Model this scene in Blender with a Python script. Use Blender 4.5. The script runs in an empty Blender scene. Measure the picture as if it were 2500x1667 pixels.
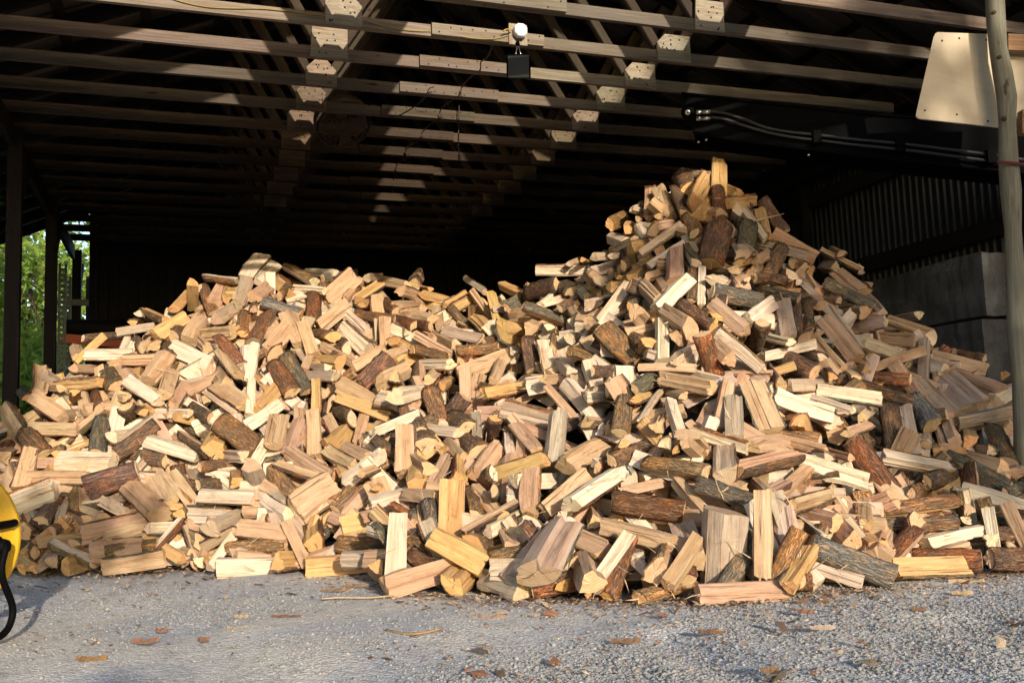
import bpy, math, random
import numpy as np
from mathutils import Vector, Matrix

# ------------------------------------------------------------------ camera, sky, sun, exposure
scene = bpy.context.scene
PSI, PITCH, ROLL, FOCAL, CAM_H = 0.3341, 0.10789, -0.03596, 2341.2, 0.81
cam_data = bpy.data.cameras.new('camera')
cam = bpy.data.objects.new('camera', cam_data)
scene.collection.objects.link(cam)
cam_data.sensor_width = 36.0
cam_data.lens = 36.0 * FOCAL / 2500.0
cam_data.clip_end = 2000.0
cam.matrix_world = Matrix.Translation((0, 0, CAM_H)) @ Matrix.Rotation(math.radians(90) + PITCH, 4, 'X') @ Matrix.Rotation(ROLL, 4, 'Z')
scene.camera = cam

SUN_EL = math.radians(13.6)
SUN_AZ = PSI                      # the light travels along the shed's axis
world = bpy.data.worlds.new('World'); scene.world = world; world.use_nodes = True
wn = world.node_tree
sky = wn.nodes.new('ShaderNodeTexSky'); sky.sky_type = 'NISHITA'; sky.sun_disc = False
sky.sun_elevation = SUN_EL; sky.air_density = 1.0; sky.dust_density = 1.2; sky.ozone_density = 1.0
# direction towards the sun in the ground plane: (sin a, -cos a)
sdir = Vector((math.sin(SUN_AZ), -math.cos(SUN_AZ), 0))
sky.sun_rotation = math.atan2(sdir.x, sdir.y)
bg = wn.nodes['Background']; bg.inputs['Strength'].default_value = 0.15
wn.links.new(sky.outputs[0], bg.inputs[0])
sun_data = bpy.data.lights.new('sun', 'SUN'); sun_data.energy = 2.7; sun_data.angle = math.radians(0.55)
sun_data.color = (1.0, 0.875, 0.715)
sun = bpy.data.objects.new('sun', sun_data); scene.collection.objects.link(sun)
to_sun = Vector((sdir.x * math.cos(SUN_EL), sdir.y * math.cos(SUN_EL), math.sin(SUN_EL)))
sun.rotation_euler = to_sun.to_track_quat('Z', 'Y').to_euler()
sun.location = to_sun * 60

vs = scene.view_settings
vs.view_transform = 'Standard'; vs.look = 'None'; vs.exposure = 1.14; vs.gamma = 1.0; vs.use_curve_mapping = False
scene.cycles.use_denoising = True
scene.cycles.max_bounces = 6
scene.cycles.diffuse_bounces = 2
scene.cycles.sample_clamp_indirect = 4.0

# ------------------------------------------------------------------ helpers
rng = np.random.default_rng(7)
random.seed(7)
COL = scene.collection
cP, sP = math.cos(PSI), math.sin(PSI)


def SH(s, D, z):
    """shed frame (sideways, depth, height) to world"""
    return Vector((s * cP - D * sP, s * sP + D * cP, z))


def pix_ray(x, y):
    """direction (with y = forward) through a point of the photograph, used to measure the place"""
    c, s = math.cos(-ROLL), math.sin(-ROLL)
    u, v = x - 1250.0, y - 833.5
    u, v = u * c - v * s, u * s + v * c
    a, b = u / FOCAL, -v / FOCAL
    return np.array([a, math.cos(PITCH) - b * math.sin(PITCH), b * math.cos(PITCH) + math.sin(PITCH)])


def on_ground(x, y, z=0.0):
    r = pix_ray(x, y); t = (z - CAM_H) / r[2]
    return Vector((r[0] * t, r[1] * t, z))


def at_depth(x, y, Y):
    r = pix_ray(x, y); t = Y / r[1]
    return Vector((r[0] * t, Y, CAM_H + r[2] * t))


def at_D(x, y, D):
    r = pix_ray(x, y); dd = -r[0] * sP + r[1] * cP; t = D / dd
    return Vector((r[0] * t, r[1] * t, CAM_H + r[2] * t))


def at_s(x, y, s):
    r = pix_ray(x, y); ss = r[0] * cP + r[1] * sP; t = s / ss
    return Vector((r[0] * t, r[1] * t, CAM_H + r[2] * t))


def link(o, parent=None):
    COL.objects.link(o)
    if parent is not None:
        o.parent = parent
        o.matrix_parent_inverse = parent.matrix_world.inverted()
    return o


def tag(o, label=None, category=None, group=None, kind=None):
    if label: o['label'] = label
    if category: o['category'] = category
    if group: o['group'] = group
    if kind: o['kind'] = kind
    return o


def empty(name, loc=(0, 0, 0)):
    o = bpy.data.objects.new(name, None); o.empty_display_size = 0.1
    COL.objects.link(o); o.location = loc
    bpy.context.view_layer.update()
    o.matrix_world = Matrix.Translation(loc)
    return o


class MB:
    """collects vertices, faces and the attributes that the materials read"""

    def __init__(self):
        self.v, self.f, self.m, self.l, self.t, self.s = [], [], [], [], [], []
        self.n = 0

    def add(self, v, f, mat=0, lco=None, tint=(0.5, 0.5, 0.5, 0.5), smooth=False):
        v = np.asarray(v, dtype=np.float64).reshape(-1, 3)
        k = self.n
        self.v.append(v)
        self.l.append(np.asarray(lco if lco is not None else v, dtype=np.float64).reshape(-1, 3))
        t = np.asarray(tint, dtype=np.float64)
        self.t.append(np.tile(t, (len(v), 1)) if t.ndim == 1 else t)
        for q in f:
            self.f.append(tuple(int(i) + k for i in q))
        if isinstance(mat, int):
            self.m += [mat] * len(f); self.s += [smooth] * len(f)
        else:
            self.m += list(mat); self.s += list(smooth)
        self.n += len(v)

    def box(self, c, ax, ay, az, mat=0, tint=(0.5, 0.5, 0.5, 0.5), long=0, jig=0.0):
        """box with half-axis vectors; `long` says which axis the grain follows"""
        c, ax, ay, az = (np.asarray(q, dtype=float) for q in (c, ax, ay, az))
        sg = [(-1, -1, -1), (1, -1, -1), (1, 1, -1), (-1, 1, -1), (-1, -1, 1), (1, -1, 1), (1, 1, 1), (-1, 1, 1)]
        v = np.array([c + a * ax + b * ay + d * az for a, b, d in sg])
        if jig: v = v + rng.normal(0, jig, v.shape)
        ln = [np.linalg.norm(q) for q in (ax, ay, az)]
        order = [i for i in range(3) if i != long] + [long]
        lco = np.array([[g[i] * ln[i] for i in order] for g in sg]) + rng.uniform(-3, 3, 3)
        self.add(v, [(0, 3, 2, 1), (4, 5, 6, 7), (0, 1, 5, 4), (1, 2, 6, 5), (2, 3, 7, 6), (3, 0, 4, 7)], mat, lco, tint)

    def bar(self, p, q, up, w, h, mat=0, tint=(0.5, 0.5, 0.5, 0.5), jig=0.0):
        """board from p to q, h tall along `up`, w thick across"""
        p, q, up = (np.asarray(a, dtype=float) for a in (p, q, up))
        d = (q - p) / 2; e = d / np.linalg.norm(d)
        up = up - e * np.dot(up, e); up /= np.linalg.norm(up)
        side = np.cross(e, up)
        self.box((p + q) / 2, d, up * h / 2, side * w / 2, mat, tint, 0, jig)

    def tube(self, pts, r, mat=0, tint=(0.5, 0.5, 0.5, 0.5), n=8, caps=True, smooth=True):
        pts = [np.asarray(p, dtype=float) for p in pts]
        rs = r if hasattr(r, '__len__') else [r] * len(pts)
        ref = np.array([0.13, 0.21, 0.97])
        rings, L, lcos = [], 0.0, []
        for i, p in enumerate(pts):
            a = pts[max(i - 1, 0)]; b = pts[min(i + 1, len(pts) - 1)]
            e = (b - a) / (np.linalg.norm(b - a) + 1e-9)
            if abs(np.dot(ref, e)) > 0.97: ref = np.array([0.9, 0.3, 0.1])
            x = ref - e * np.dot(ref, e); x /= np.linalg.norm(x); y = np.cross(e, x)
            ref = x
            if i: L += np.linalg.norm(p - pts[i - 1])
            for k in range(n):
                t = 2 * math.pi * k / n
                rings.append(p + rs[i] * (math.cos(t) * x + math.sin(t) * y))
                lcos.append((rs[i] * math.cos(t), rs[i] * math.sin(t), L))
        f = []
        for i in range(len(pts) - 1):
            for k in range(n):
                f.append((i * n + k, i * n + (k + 1) % n, (i + 1) * n + (k + 1) % n, (i + 1) * n + k))
        if caps:
            f.append(tuple(range(n - 1, -1, -1))); f.append(tuple((len(pts) - 1) * n + k for k in range(n)))
        self.add(rings, f, mat, np.array(lcos) + rng.uniform(-2, 2, 3), tint, smooth)

    def lathe(self, prof, origin, axis, n=24, mat=0, tint=(0.5, 0.5, 0.5, 0.5), smooth=True, arc=(0, 2 * math.pi)):
        """prof = [(radius, along axis)]"""
        axis = np.asarray(axis, dtype=float); axis /= np.linalg.norm(axis)
        ref = np.array([0, 0, 1.0]) if abs(axis[2]) < 0.9 else np.array([1.0, 0, 0])
        x = ref - axis * np.dot(ref, axis); x /= np.linalg.norm(x); y = np.cross(axis, x)
        v, f = [], []
        o = np.asarray(origin, dtype=float)
        for k in range(n):
            t = arc[0] + (arc[1] - arc[0]) * k / n
            for r, z in prof: v.append(o + axis * z + r * (math.cos(t) * x + math.sin(t) * y))
        m = len(prof)
        for k in range(n):
            k2 = (k + 1) % n
            for i in range(m - 1): f.append((k * m + i, k2 * m + i, k2 * m + i + 1, k * m + i + 1))
        self.add(v, f, mat, None, tint, smooth)

    def build(self, name, mats, parent=None):
        me = bpy.data.meshes.new(name)
        v = np.concatenate(self.v)
        o = bpy.data.objects.new(name, me)
        loc = v.mean(axis=0); loc[2] = v[:, 2].min()
        if parent is not None: loc = np.array(parent.matrix_world.translation)
        me.from_pydata((v - loc).tolist(), [], self.f)
        for mt in (mats if isinstance(mats, (list, tuple)) else [mats]): me.materials.append(mt)
        me.polygons.foreach_set('material_index', np.array(self.m, dtype=np.int32))
        me.polygons.foreach_set('use_smooth', np.array(self.s, dtype=bool))
        a = me.attributes.new('lco', 'FLOAT_VECTOR', 'POINT'); a.data.foreach_set('vector', np.concatenate(self.l).astype(np.float32).ravel())
        a = me.attributes.new('tint', 'FLOAT_COLOR', 'POINT'); a.data.foreach_set('color', np.concatenate(self.t).astype(np.float32).ravel())
        COL.objects.link(o)
        o.matrix_world = Matrix.Translation(loc)
        if parent is not None:
            o.parent = parent; o.matrix_parent_inverse = Matrix.Identity(4); o.location = (0, 0, 0)
        return o


# ------------------------------------------------------------------ materials
class NT:
    def __init__(self, name):
        self.mat = bpy.data.materials.new(name); self.mat.use_nodes = True
        self.t = self.mat.node_tree; self.b = self.t.nodes['Principled BSDF']

    def n(self, kind, **kw):
        nd = self.t.nodes.new(kind)
        for k, v in kw.items(): setattr(nd, k, v)
        return nd

    def link(self, a, b): self.t.links.new(a, b)

    def attr(self, name): return self.n('ShaderNodeAttribute', attribute_name=name)

    def math(self, op, a, b=0.0, clamp=False):
        nd = self.n('ShaderNodeMath', operation=op); nd.use_clamp = clamp
        for i, q in enumerate((a, b)):
            if isinstance(q, (int, float)): nd.inputs[i].default_value = q
            else: self.link(q, nd.inputs[i])
        return nd.outputs[0]

    def mapping(self, vec, scale=(1, 1, 1), add=None):
        nd = self.n('ShaderNodeVectorMath', operation='MULTIPLY'); self.link(vec, nd.inputs[0]); nd.inputs[1].default_value = scale
        out = nd.outputs[0]
        if add is not None:
            n2 = self.n('ShaderNodeVectorMath', operation='ADD'); self.link(out, n2.inputs[0]); self.link(add, n2.inputs[1]); out = n2.outputs[0]
        return out

    def noise(self, vec, scale=1.0, detail=3.0, rough=0.55, dist=0.0):
        nd = self.n('ShaderNodeTexNoise'); self.link(vec, nd.inputs['Vector'])
        nd.inputs['Scale'].default_value = scale; nd.inputs['Detail'].default_value = detail
        nd.inputs['Roughness'].default_value = rough; nd.inputs['Distortion'].default_value = dist
        return nd.outputs[0]

    def ramp(self, fac, stops):
        nd = self.n('ShaderNodeValToRGB'); self.link(fac, nd.inputs[0])
        e = nd.color_ramp.elements
        while len(e) < len(stops): e.new(0.5)
        for el, (p, c) in zip(e, stops):
            el.position = p
            el.color = (c, c, c, 1) if isinstance(c, (int, float)) else (*c[:3], 1)
        return nd.outputs[0]

    def mix(self, fac, a, b, mode='MIX'):
        nd = self.n('ShaderNodeMix', data_type='RGBA', blend_type=mode)
        for q, s in ((fac, nd.inputs[0]), (a, nd.inputs[6]), (b, nd.inputs[7])):
            if isinstance(q, (int, float)): s.default_value = q
            elif isinstance(q, tuple): s.default_value = (*q[:3], 1)
            else: self.link(q, s)
        return nd.outputs[2]

    def bump(self, h, strength=0.5, dist=0.01):
        nd = self.n('ShaderNodeBump'); nd.inputs['Strength'].default_value = strength; nd.inputs['Distance'].default_value = dist
        self.link(h, nd.inputs['Height']); self.link(nd.outputs[0], self.b.inputs['Normal'])

    def done(self, color, rough=0.8, spec=0.3, metal=0.0):
        if isinstance(color, tuple): self.b.inputs['Base Color'].default_value = (*color[:3], 1)
        else: self.link(color, self.b.inputs['Base Color'])
        self.b.inputs['Roughness'].default_value = rough
        self.b.inputs['Specular IOR Level'].default_value = spec
        self.b.inputs['Metallic'].default_value = metal
        return self.mat


def seed_vec(m, tint):
    """a per-piece offset made from the tint's alpha"""
    c = m.n('ShaderNodeCombineXYZ')
    for i, k in enumerate((37.0, 91.0, 53.0)): m.link(m.math('MULTIPLY', tint.outputs['Alpha'], k), c.inputs[i])
    return c.outputs[0]


def mat_split():
    m = NT('split_wood'); L = m.attr('lco'); T = m.attr('tint'); S = seed_vec(m, T)
    v = L.outputs['Vector']
    fine = m.noise(m.mapping(v, (115, 115, 3.4), S), 1, 5, 0.68, 0.5)
    band = m.noise(m.mapping(v, (36, 36, 1.5), S), 1, 4, 0.65, 0.7)
    heart = m.noise(m.mapping(v, (11, 11, 0.6), S), 1, 2, 0.5, 0.3)
    blot = m.noise(m.mapping(v, (13, 13, 7), S), 1, 4, 0.65, 0.3)
    crack = m.noise(m.mapping(v, (62, 62, 1.6), S), 1, 2, 0.5, 0.35)
    torn = m.noise(m.mapping(v, (30, 30, 14), S), 1, 4, 0.7, 0.6)
    C = T.outputs['Color']
    col = m.mix(m.ramp(fine, [(0.33, 0.0), (0.66, 1.0)]), m.mix(1.0, C, (0.80, 0.72, 0.64), 'MULTIPLY'), C)
    col = m.mix(m.ramp(band, [(0.48, 0.0), (0.68, 0.5)]), col, m.mix(1.0, col, (0.78, 0.64, 0.52), 'MULTIPLY'))
    col = m.mix(m.ramp(heart, [(0.52, 0.0), (0.66, 0.55)]), col, m.mix(1.0, col, (0.80, 0.66, 0.57), 'MULTIPLY'))
    col = m.mix(m.ramp(blot, [(0.50, 0.0), (0.72, 0.7)]), col, m.mix(1.0, col, (0.62, 0.58, 0.54), 'MULTIPLY'))
    col = m.mix(m.ramp(torn, [(0.62, 0.0), (0.72, 0.5)]), col, m.mix(1.0, col, (1.25, 1.22, 1.15), 'MULTIPLY'))
    col = m.mix(m.ramp(crack, [(0.28, 0.8), (0.325, 0.0)]), col, (0.13, 0.075, 0.045))
    h = m.math('ADD', m.math('MULTIPLY', fine, 0.8), m.math('ADD', m.math('MULTIPLY', band, 0.8), m.math('ADD', m.math('MULTIPLY', torn, 0.5), m.math('MULTIPLY', m.ramp(crack, [(0.28, 0.0), (0.38, 1.0)]), 0.6))))
    m.bump(h, 0.85, 0.010)
    return m.done(col, 0.8, 0.2)


def mat_end():
    m = NT('end_grain'); L = m.attr('lco'); T = m.attr('tint'); S = seed_vec(m, T)
    v = L.outputs['Vector']
    xy = m.mapping(v, (1, 1, 0))
    ln = m.n('ShaderNodeVectorMath', operation='LENGTH'); m.link(xy, ln.inputs[0])
    wob = m.noise(m.mapping(v, (18, 18, 0), S), 1, 2)
    ring = m.math('SINE', m.math('ADD', m.math('MULTIPLY', ln.outputs['Value'], 480.0), m.math('MULTIPLY', wob, 9.0)))
    sp = m.n('ShaderNodeSeparateXYZ'); m.link(v, sp.inputs[0])
    ang = m.math('ARCTAN2', sp.outputs[1], sp.outputs[0])
    cb = m.n('ShaderNodeCombineXYZ'); m.link(m.math('MULTIPLY', ang, 5.0), cb.inputs[0]); m.link(m.math('MULTIPLY', ln.outputs['Value'], 6.0), cb.inputs[1])
    rad = m.noise(m.mapping(cb.outputs[0], (1, 1, 1), S), 1, 3, 0.6)
    saw = m.noise(m.mapping(v, (220, 14, 1), S), 1, 2)
    blot = m.noise(m.mapping(v, (22, 22, 0), S), 1, 3, 0.6)
    col = m.mix(m.math('MULTIPLY', m.math('ADD', ring, 1.0), 0.24), T.outputs['Color'], m.mix(1.0, T.outputs['Color'], (0.72, 0.55, 0.40), 'MULTIPLY'))
    col = m.mix(m.ramp(blot, [(0.42, 0.0), (0.68, 0.6)]), col, m.mix(1.0, col, (0.82, 0.68, 0.52), 'MULTIPLY'))
    col = m.mix(m.ramp(saw, [(0.45, 0.0), (0.75, 0.35)]), col, m.mix(1.0, col, (0.70, 0.62, 0.55), 'MULTIPLY'))
    col = m.mix(m.ramp(rad, [(0.28, 0.8), (0.36, 0.0)]), col, (0.11, 0.06, 0.03))
    m.bump(m.math('ADD', saw, m.math('MULTIPLY', rad, 0.8)), 0.45, 0.004)
    return m.done(col, 0.85, 0.2)


def mat_bark():
    m = NT('bark'); L = m.attr('lco'); T = m.attr('tint'); S = seed_vec(m, T)
    v = L.outputs['Vector']
    n1 = m.noise(m.mapping(v, (46, 46, 9), S), 1, 3, 0.6, 0.9)
    rid = m.math('MULTIPLY', m.math('ABSOLUTE', m.math('SUBTRACT', n1, 0.5)), 5.0, True)      # furrows where the noise crosses 0.5
    fine = m.noise(m.mapping(v, (150, 150, 70), S), 1, 4, 0.7)
    pat = m.noise(m.mapping(v, (12, 12, 7), S), 1, 3, 0.6, 0.5)
    pat2 = m.noise(m.mapping(v, (21, 21, 9), S), 1.7, 4, 0.65)
    C = T.outputs['Color']
    col = m.mix(m.ramp(rid, [(0.03, 0.0), (0.40, 1.0)]), m.mix(1.0, C, (0.46, 0.41, 0.37), 'MULTIPLY'), C)
    col = m.mix(m.ramp(fine, [(0.36, 0.65), (0.62, 0.0)]), col, m.mix(1.0, col, (0.48, 0.45, 0.43), 'MULTIPLY'))
    col = m.mix(m.ramp(pat, [(0.50, 0.0), (0.58, 0.8)]), col, m.mix(1.0, col, (1.75, 1.35, 1.0), 'MULTIPLY'))
    col = m.mix(m.ramp(pat2, [(0.60, 0.0), (0.68, 0.35)]), col, (0.29, 0.27, 0.21))
    h = m.math('ADD', rid, m.math('MULTIPLY', fine, 0.7))
    m.bump(h, 1.0, 0.016)
    return m.done(col, 0.92, 0.12)


def mat_weathered():
    m = NT('weathered_board'); L = m.attr('lco'); T = m.attr('tint'); S = seed_vec(m, T)
    v = L.outputs['Vector']
    fine = m.noise(m.mapping(v, (110, 110, 3), S), 1, 4, 0.6, 0.4)
    band = m.noise(m.mapping(v, (26, 26, 1.0), S), 1, 3, 0.6, 1.2)
    knot = m.noise(m.mapping(v, (14, 14, 5), S), 1, 2, 0.5)
    col = m.mix(m.ramp(fine, [(0.3, 0.0), (0.7, 1.0)]), m.mix(1.0, T.outputs['Color'], (0.62, 0.58, 0.54), 'MULTIPLY'), T.outputs['Color'])
    col = m.mix(m.ramp(band, [(0.46, 0.0), (0.66, 0.7)]), col, m.mix(1.0, col, (0.68, 0.56, 0.45), 'MULTIPLY'))
    col = m.mix(m.ramp(knot, [(0.70, 0.0), (0.74, 0.85)]), col, m.mix(1.0, col, (0.30, 0.22, 0.16), 'MULTIPLY'))
    m.bump(m.math('ADD', fine, band), 0.5, 0.004)
    return m.done(col, 0.85, 0.2)


def mat_plain(name, color, rough=0.5, spec=0.4, metal=0.0, dirt=0.25, scale=9.0):
    m = NT(name); g = m.n('ShaderNodeNewGeometry')
    a = m.noise(g.outputs['Position'], scale, 4, 0.6); b = m.noise(g.outputs['Position'], scale * 9, 3, 0.6)
    col = m.mix(m.ramp(a, [(0.35, 0.0), (0.75, dirt)]), color, m.mix(1.0, color, (0.55, 0.52, 0.50), 'MULTIPLY'))
    col = m.mix(m.ramp(b, [(0.4, 0.0), (0.8, dirt * 0.7)]), col, m.mix(1.0, col, (0.5, 0.48, 0.46), 'MULTIPLY'))
    m.bump(b, 0.12, 0.003)
    return m.done(col, rough, spec, metal)


def mat_ground():
    m = NT('gravel_yard'); g = m.n('ShaderNodeNewGeometry'); P = g.outputs['Position']
    big = m.noise(P, 0.8, 5, 0.6, 0.8); mid = m.noise(P, 7, 5, 0.65, 0.3); fine = m.noise(P, 55, 4, 0.7); grit = m.noise(P, 150, 3, 0.7)
    vo = m.n('ShaderNodeTexVoronoi'); m.link(P, vo.inputs['Vector']); vo.inputs['Scale'].default_value = 62; vo.inputs['Randomness'].default_value = 1.0
    sp = m.n('ShaderNodeSeparateColor'); m.link(vo.outputs['Color'], sp.inputs[0])
    col = m.mix(m.ramp(big, [(0.42, 0.0), (0.58, 1.0)]), (0.50, 0.50, 0.52), (0.66, 0.615, 0.555))
    col = m.mix(m.ramp(mid, [(0.52, 0.0), (0.70, 0.6)]), col, (0.36, 0.325, 0.285))
    col = m.mix(m.ramp(sp.outputs[0], [(0.0, 0.55), (0.5, 0.0)]), col, m.mix(1.0, col, (0.62, 0.61, 0.61), 'MULTIPLY'))
    col = m.mix(m.ramp(sp.outputs[1], [(0.6, 0.0), (1.0, 0.6)]), col, m.mix(1.0, col, (1.3, 1.3, 1.3), 'MULTIPLY'))
    col = m.mix(m.ramp(grit, [(0.36, 0.7), (0.50, 0.0)]), col, m.mix(1.0, col, (0.45, 0.44, 0.43), 'MULTIPLY'))
    h = m.math('ADD', m.math('MULTIPLY', fine, 1.2), m.math('ADD', m.math('MULTIPLY', vo.outputs['Distance'], -0.8), m.math('MULTIPLY', mid, 1.2)))
    m.bump(h, 0.65, 0.018)
    return m.done(col, 0.93, 0.15)


def mat_tinted(name, rough=0.9, scale=60.0, amount=0.5, spec=0.2):
    """uses the tint attribute with fine mottling"""
    m = NT(name); T = m.attr('tint'); g = m.n('ShaderNodeNewGeometry')
    a = m.noise(g.outputs['Position'], scale, 3, 0.6)
    col = m.mix(m.ramp(a, [(0.35, 0.0), (0.7, amount)]), T.outputs['Color'], m.mix(1.0, T.outputs['Color'], (0.55, 0.55, 0.55), 'MULTIPLY'))
    m.bump(a, 0.3, 0.004)
    return m.done(col, rough, spec)


def mat_leaf():
    m = NT('leaf'); T = m.attr('tint')
    nd = m.n('ShaderNodeBsdfTranslucent'); m.link(T.outputs['Color'], nd.inputs[0])
    mx = m.n('ShaderNodeMixShader'); mx.inputs[0].default_value = 0.42
    m.done(T.outputs['Color'], 0.55, 0.35)
    out = m.t.nodes['Material Output']
    m.link(m.b.outputs[0], mx.inputs[1]); m.link(nd.outputs[0], mx.inputs[2]); m.link(mx.outputs[0], out.inputs[0])
    return m.mat


def mat_concrete():
    m = NT('old_concrete'); g = m.n('ShaderNodeNewGeometry'); P = g.outputs['Position']
    a = m.noise(P, 2.2, 5, 0.65, 0.6); b = m.noise(P, 22, 4, 0.65); c = m.noise(m.mapping(P, (9, 9, 1.2)), 1, 3, 0.6)
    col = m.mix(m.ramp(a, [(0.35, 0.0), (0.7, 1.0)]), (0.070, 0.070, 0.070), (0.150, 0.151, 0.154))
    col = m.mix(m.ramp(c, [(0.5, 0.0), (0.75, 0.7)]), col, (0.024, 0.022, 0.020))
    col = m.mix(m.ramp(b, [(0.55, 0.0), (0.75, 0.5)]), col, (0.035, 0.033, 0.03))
    m.bump(m.math('ADD', a, b), 0.7, 0.02)
    return m.done(col, 0.9, 0.2)


M_SPLIT, M_END, M_BARK, M_OLD = mat_split(), mat_end(), mat_bark(), mat_weathered()
M_GROUND, M_STONE, M_LEAF, M_CONC = mat_ground(), mat_tinted('stone', 0.9, 120, 0.4), mat_leaf(), mat_concrete()
M_SCRAP = mat_tinted('bark_scrap', 0.9, 90, 0.6)
M_NAIL = mat_plain('nail', (0.03, 0.027, 0.025), 0.6, 0.3, 0.3)
M_BLACK = mat_plain('black_paint', (0.003, 0.003, 0.0035), 0.6, 0.04)
M_RUBBER = mat_plain('hose_rubber', (0.040, 0.041, 0.044), 0.42, 0.4)
M_STEEL = mat_plain('bright_steel', (0.55, 0.55, 0.55), 0.3, 0.5, 0.9)
M_YELLOW = mat_plain('yellow_paint', (0.62, 0.36, 0.012), 0.42, 0.45, 0.0, 0.3, 14)
M_WHITE = mat_plain('white_plastic', (0.74, 0.75, 0.74), 0.45, 0.4, 0.0, 0.1)
M_CABLE = mat_plain('yellow_cable', (0.32, 0.23, 0.06), 0.5, 0.4)
M_DARKCORD = mat_plain('dark_cord', (0.045, 0.03, 0.022), 0.6, 0.3)
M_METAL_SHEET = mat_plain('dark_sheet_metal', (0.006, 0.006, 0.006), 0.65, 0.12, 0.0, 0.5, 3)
M_ROOF = mat_plain('roof_sheet', (0.10, 0.082, 0.064), 0.6, 0.25, 0.1, 0.5, 3)
M_ORANGE = mat_plain('orange_paint', (0.45, 0.07, 0.015), 0.5, 0.4)
M_GREEN = mat_plain('green_grey_paint', (0.07, 0.10, 0.08), 0.5, 0.4)
M_STRAP = mat_plain('red_strap', (0.07, 0.012, 0.012), 0.7, 0.2)
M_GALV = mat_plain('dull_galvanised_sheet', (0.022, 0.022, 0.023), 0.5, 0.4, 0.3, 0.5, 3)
M_ADDED_FLOOR = mat_plain('added_dark_floor', (0.055, 0.046, 0.037), 0.95, 0.1, 0.0, 0.6, 4)
M_VERGE = mat_plain('rough_grass', (0.055, 0.075, 0.022), 0.95, 0.1, 0.0, 0.8, 5)
M_GLASS = mat_plain('lamp_glass', (0.025, 0.028, 0.025), 0.2, 0.4)

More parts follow.
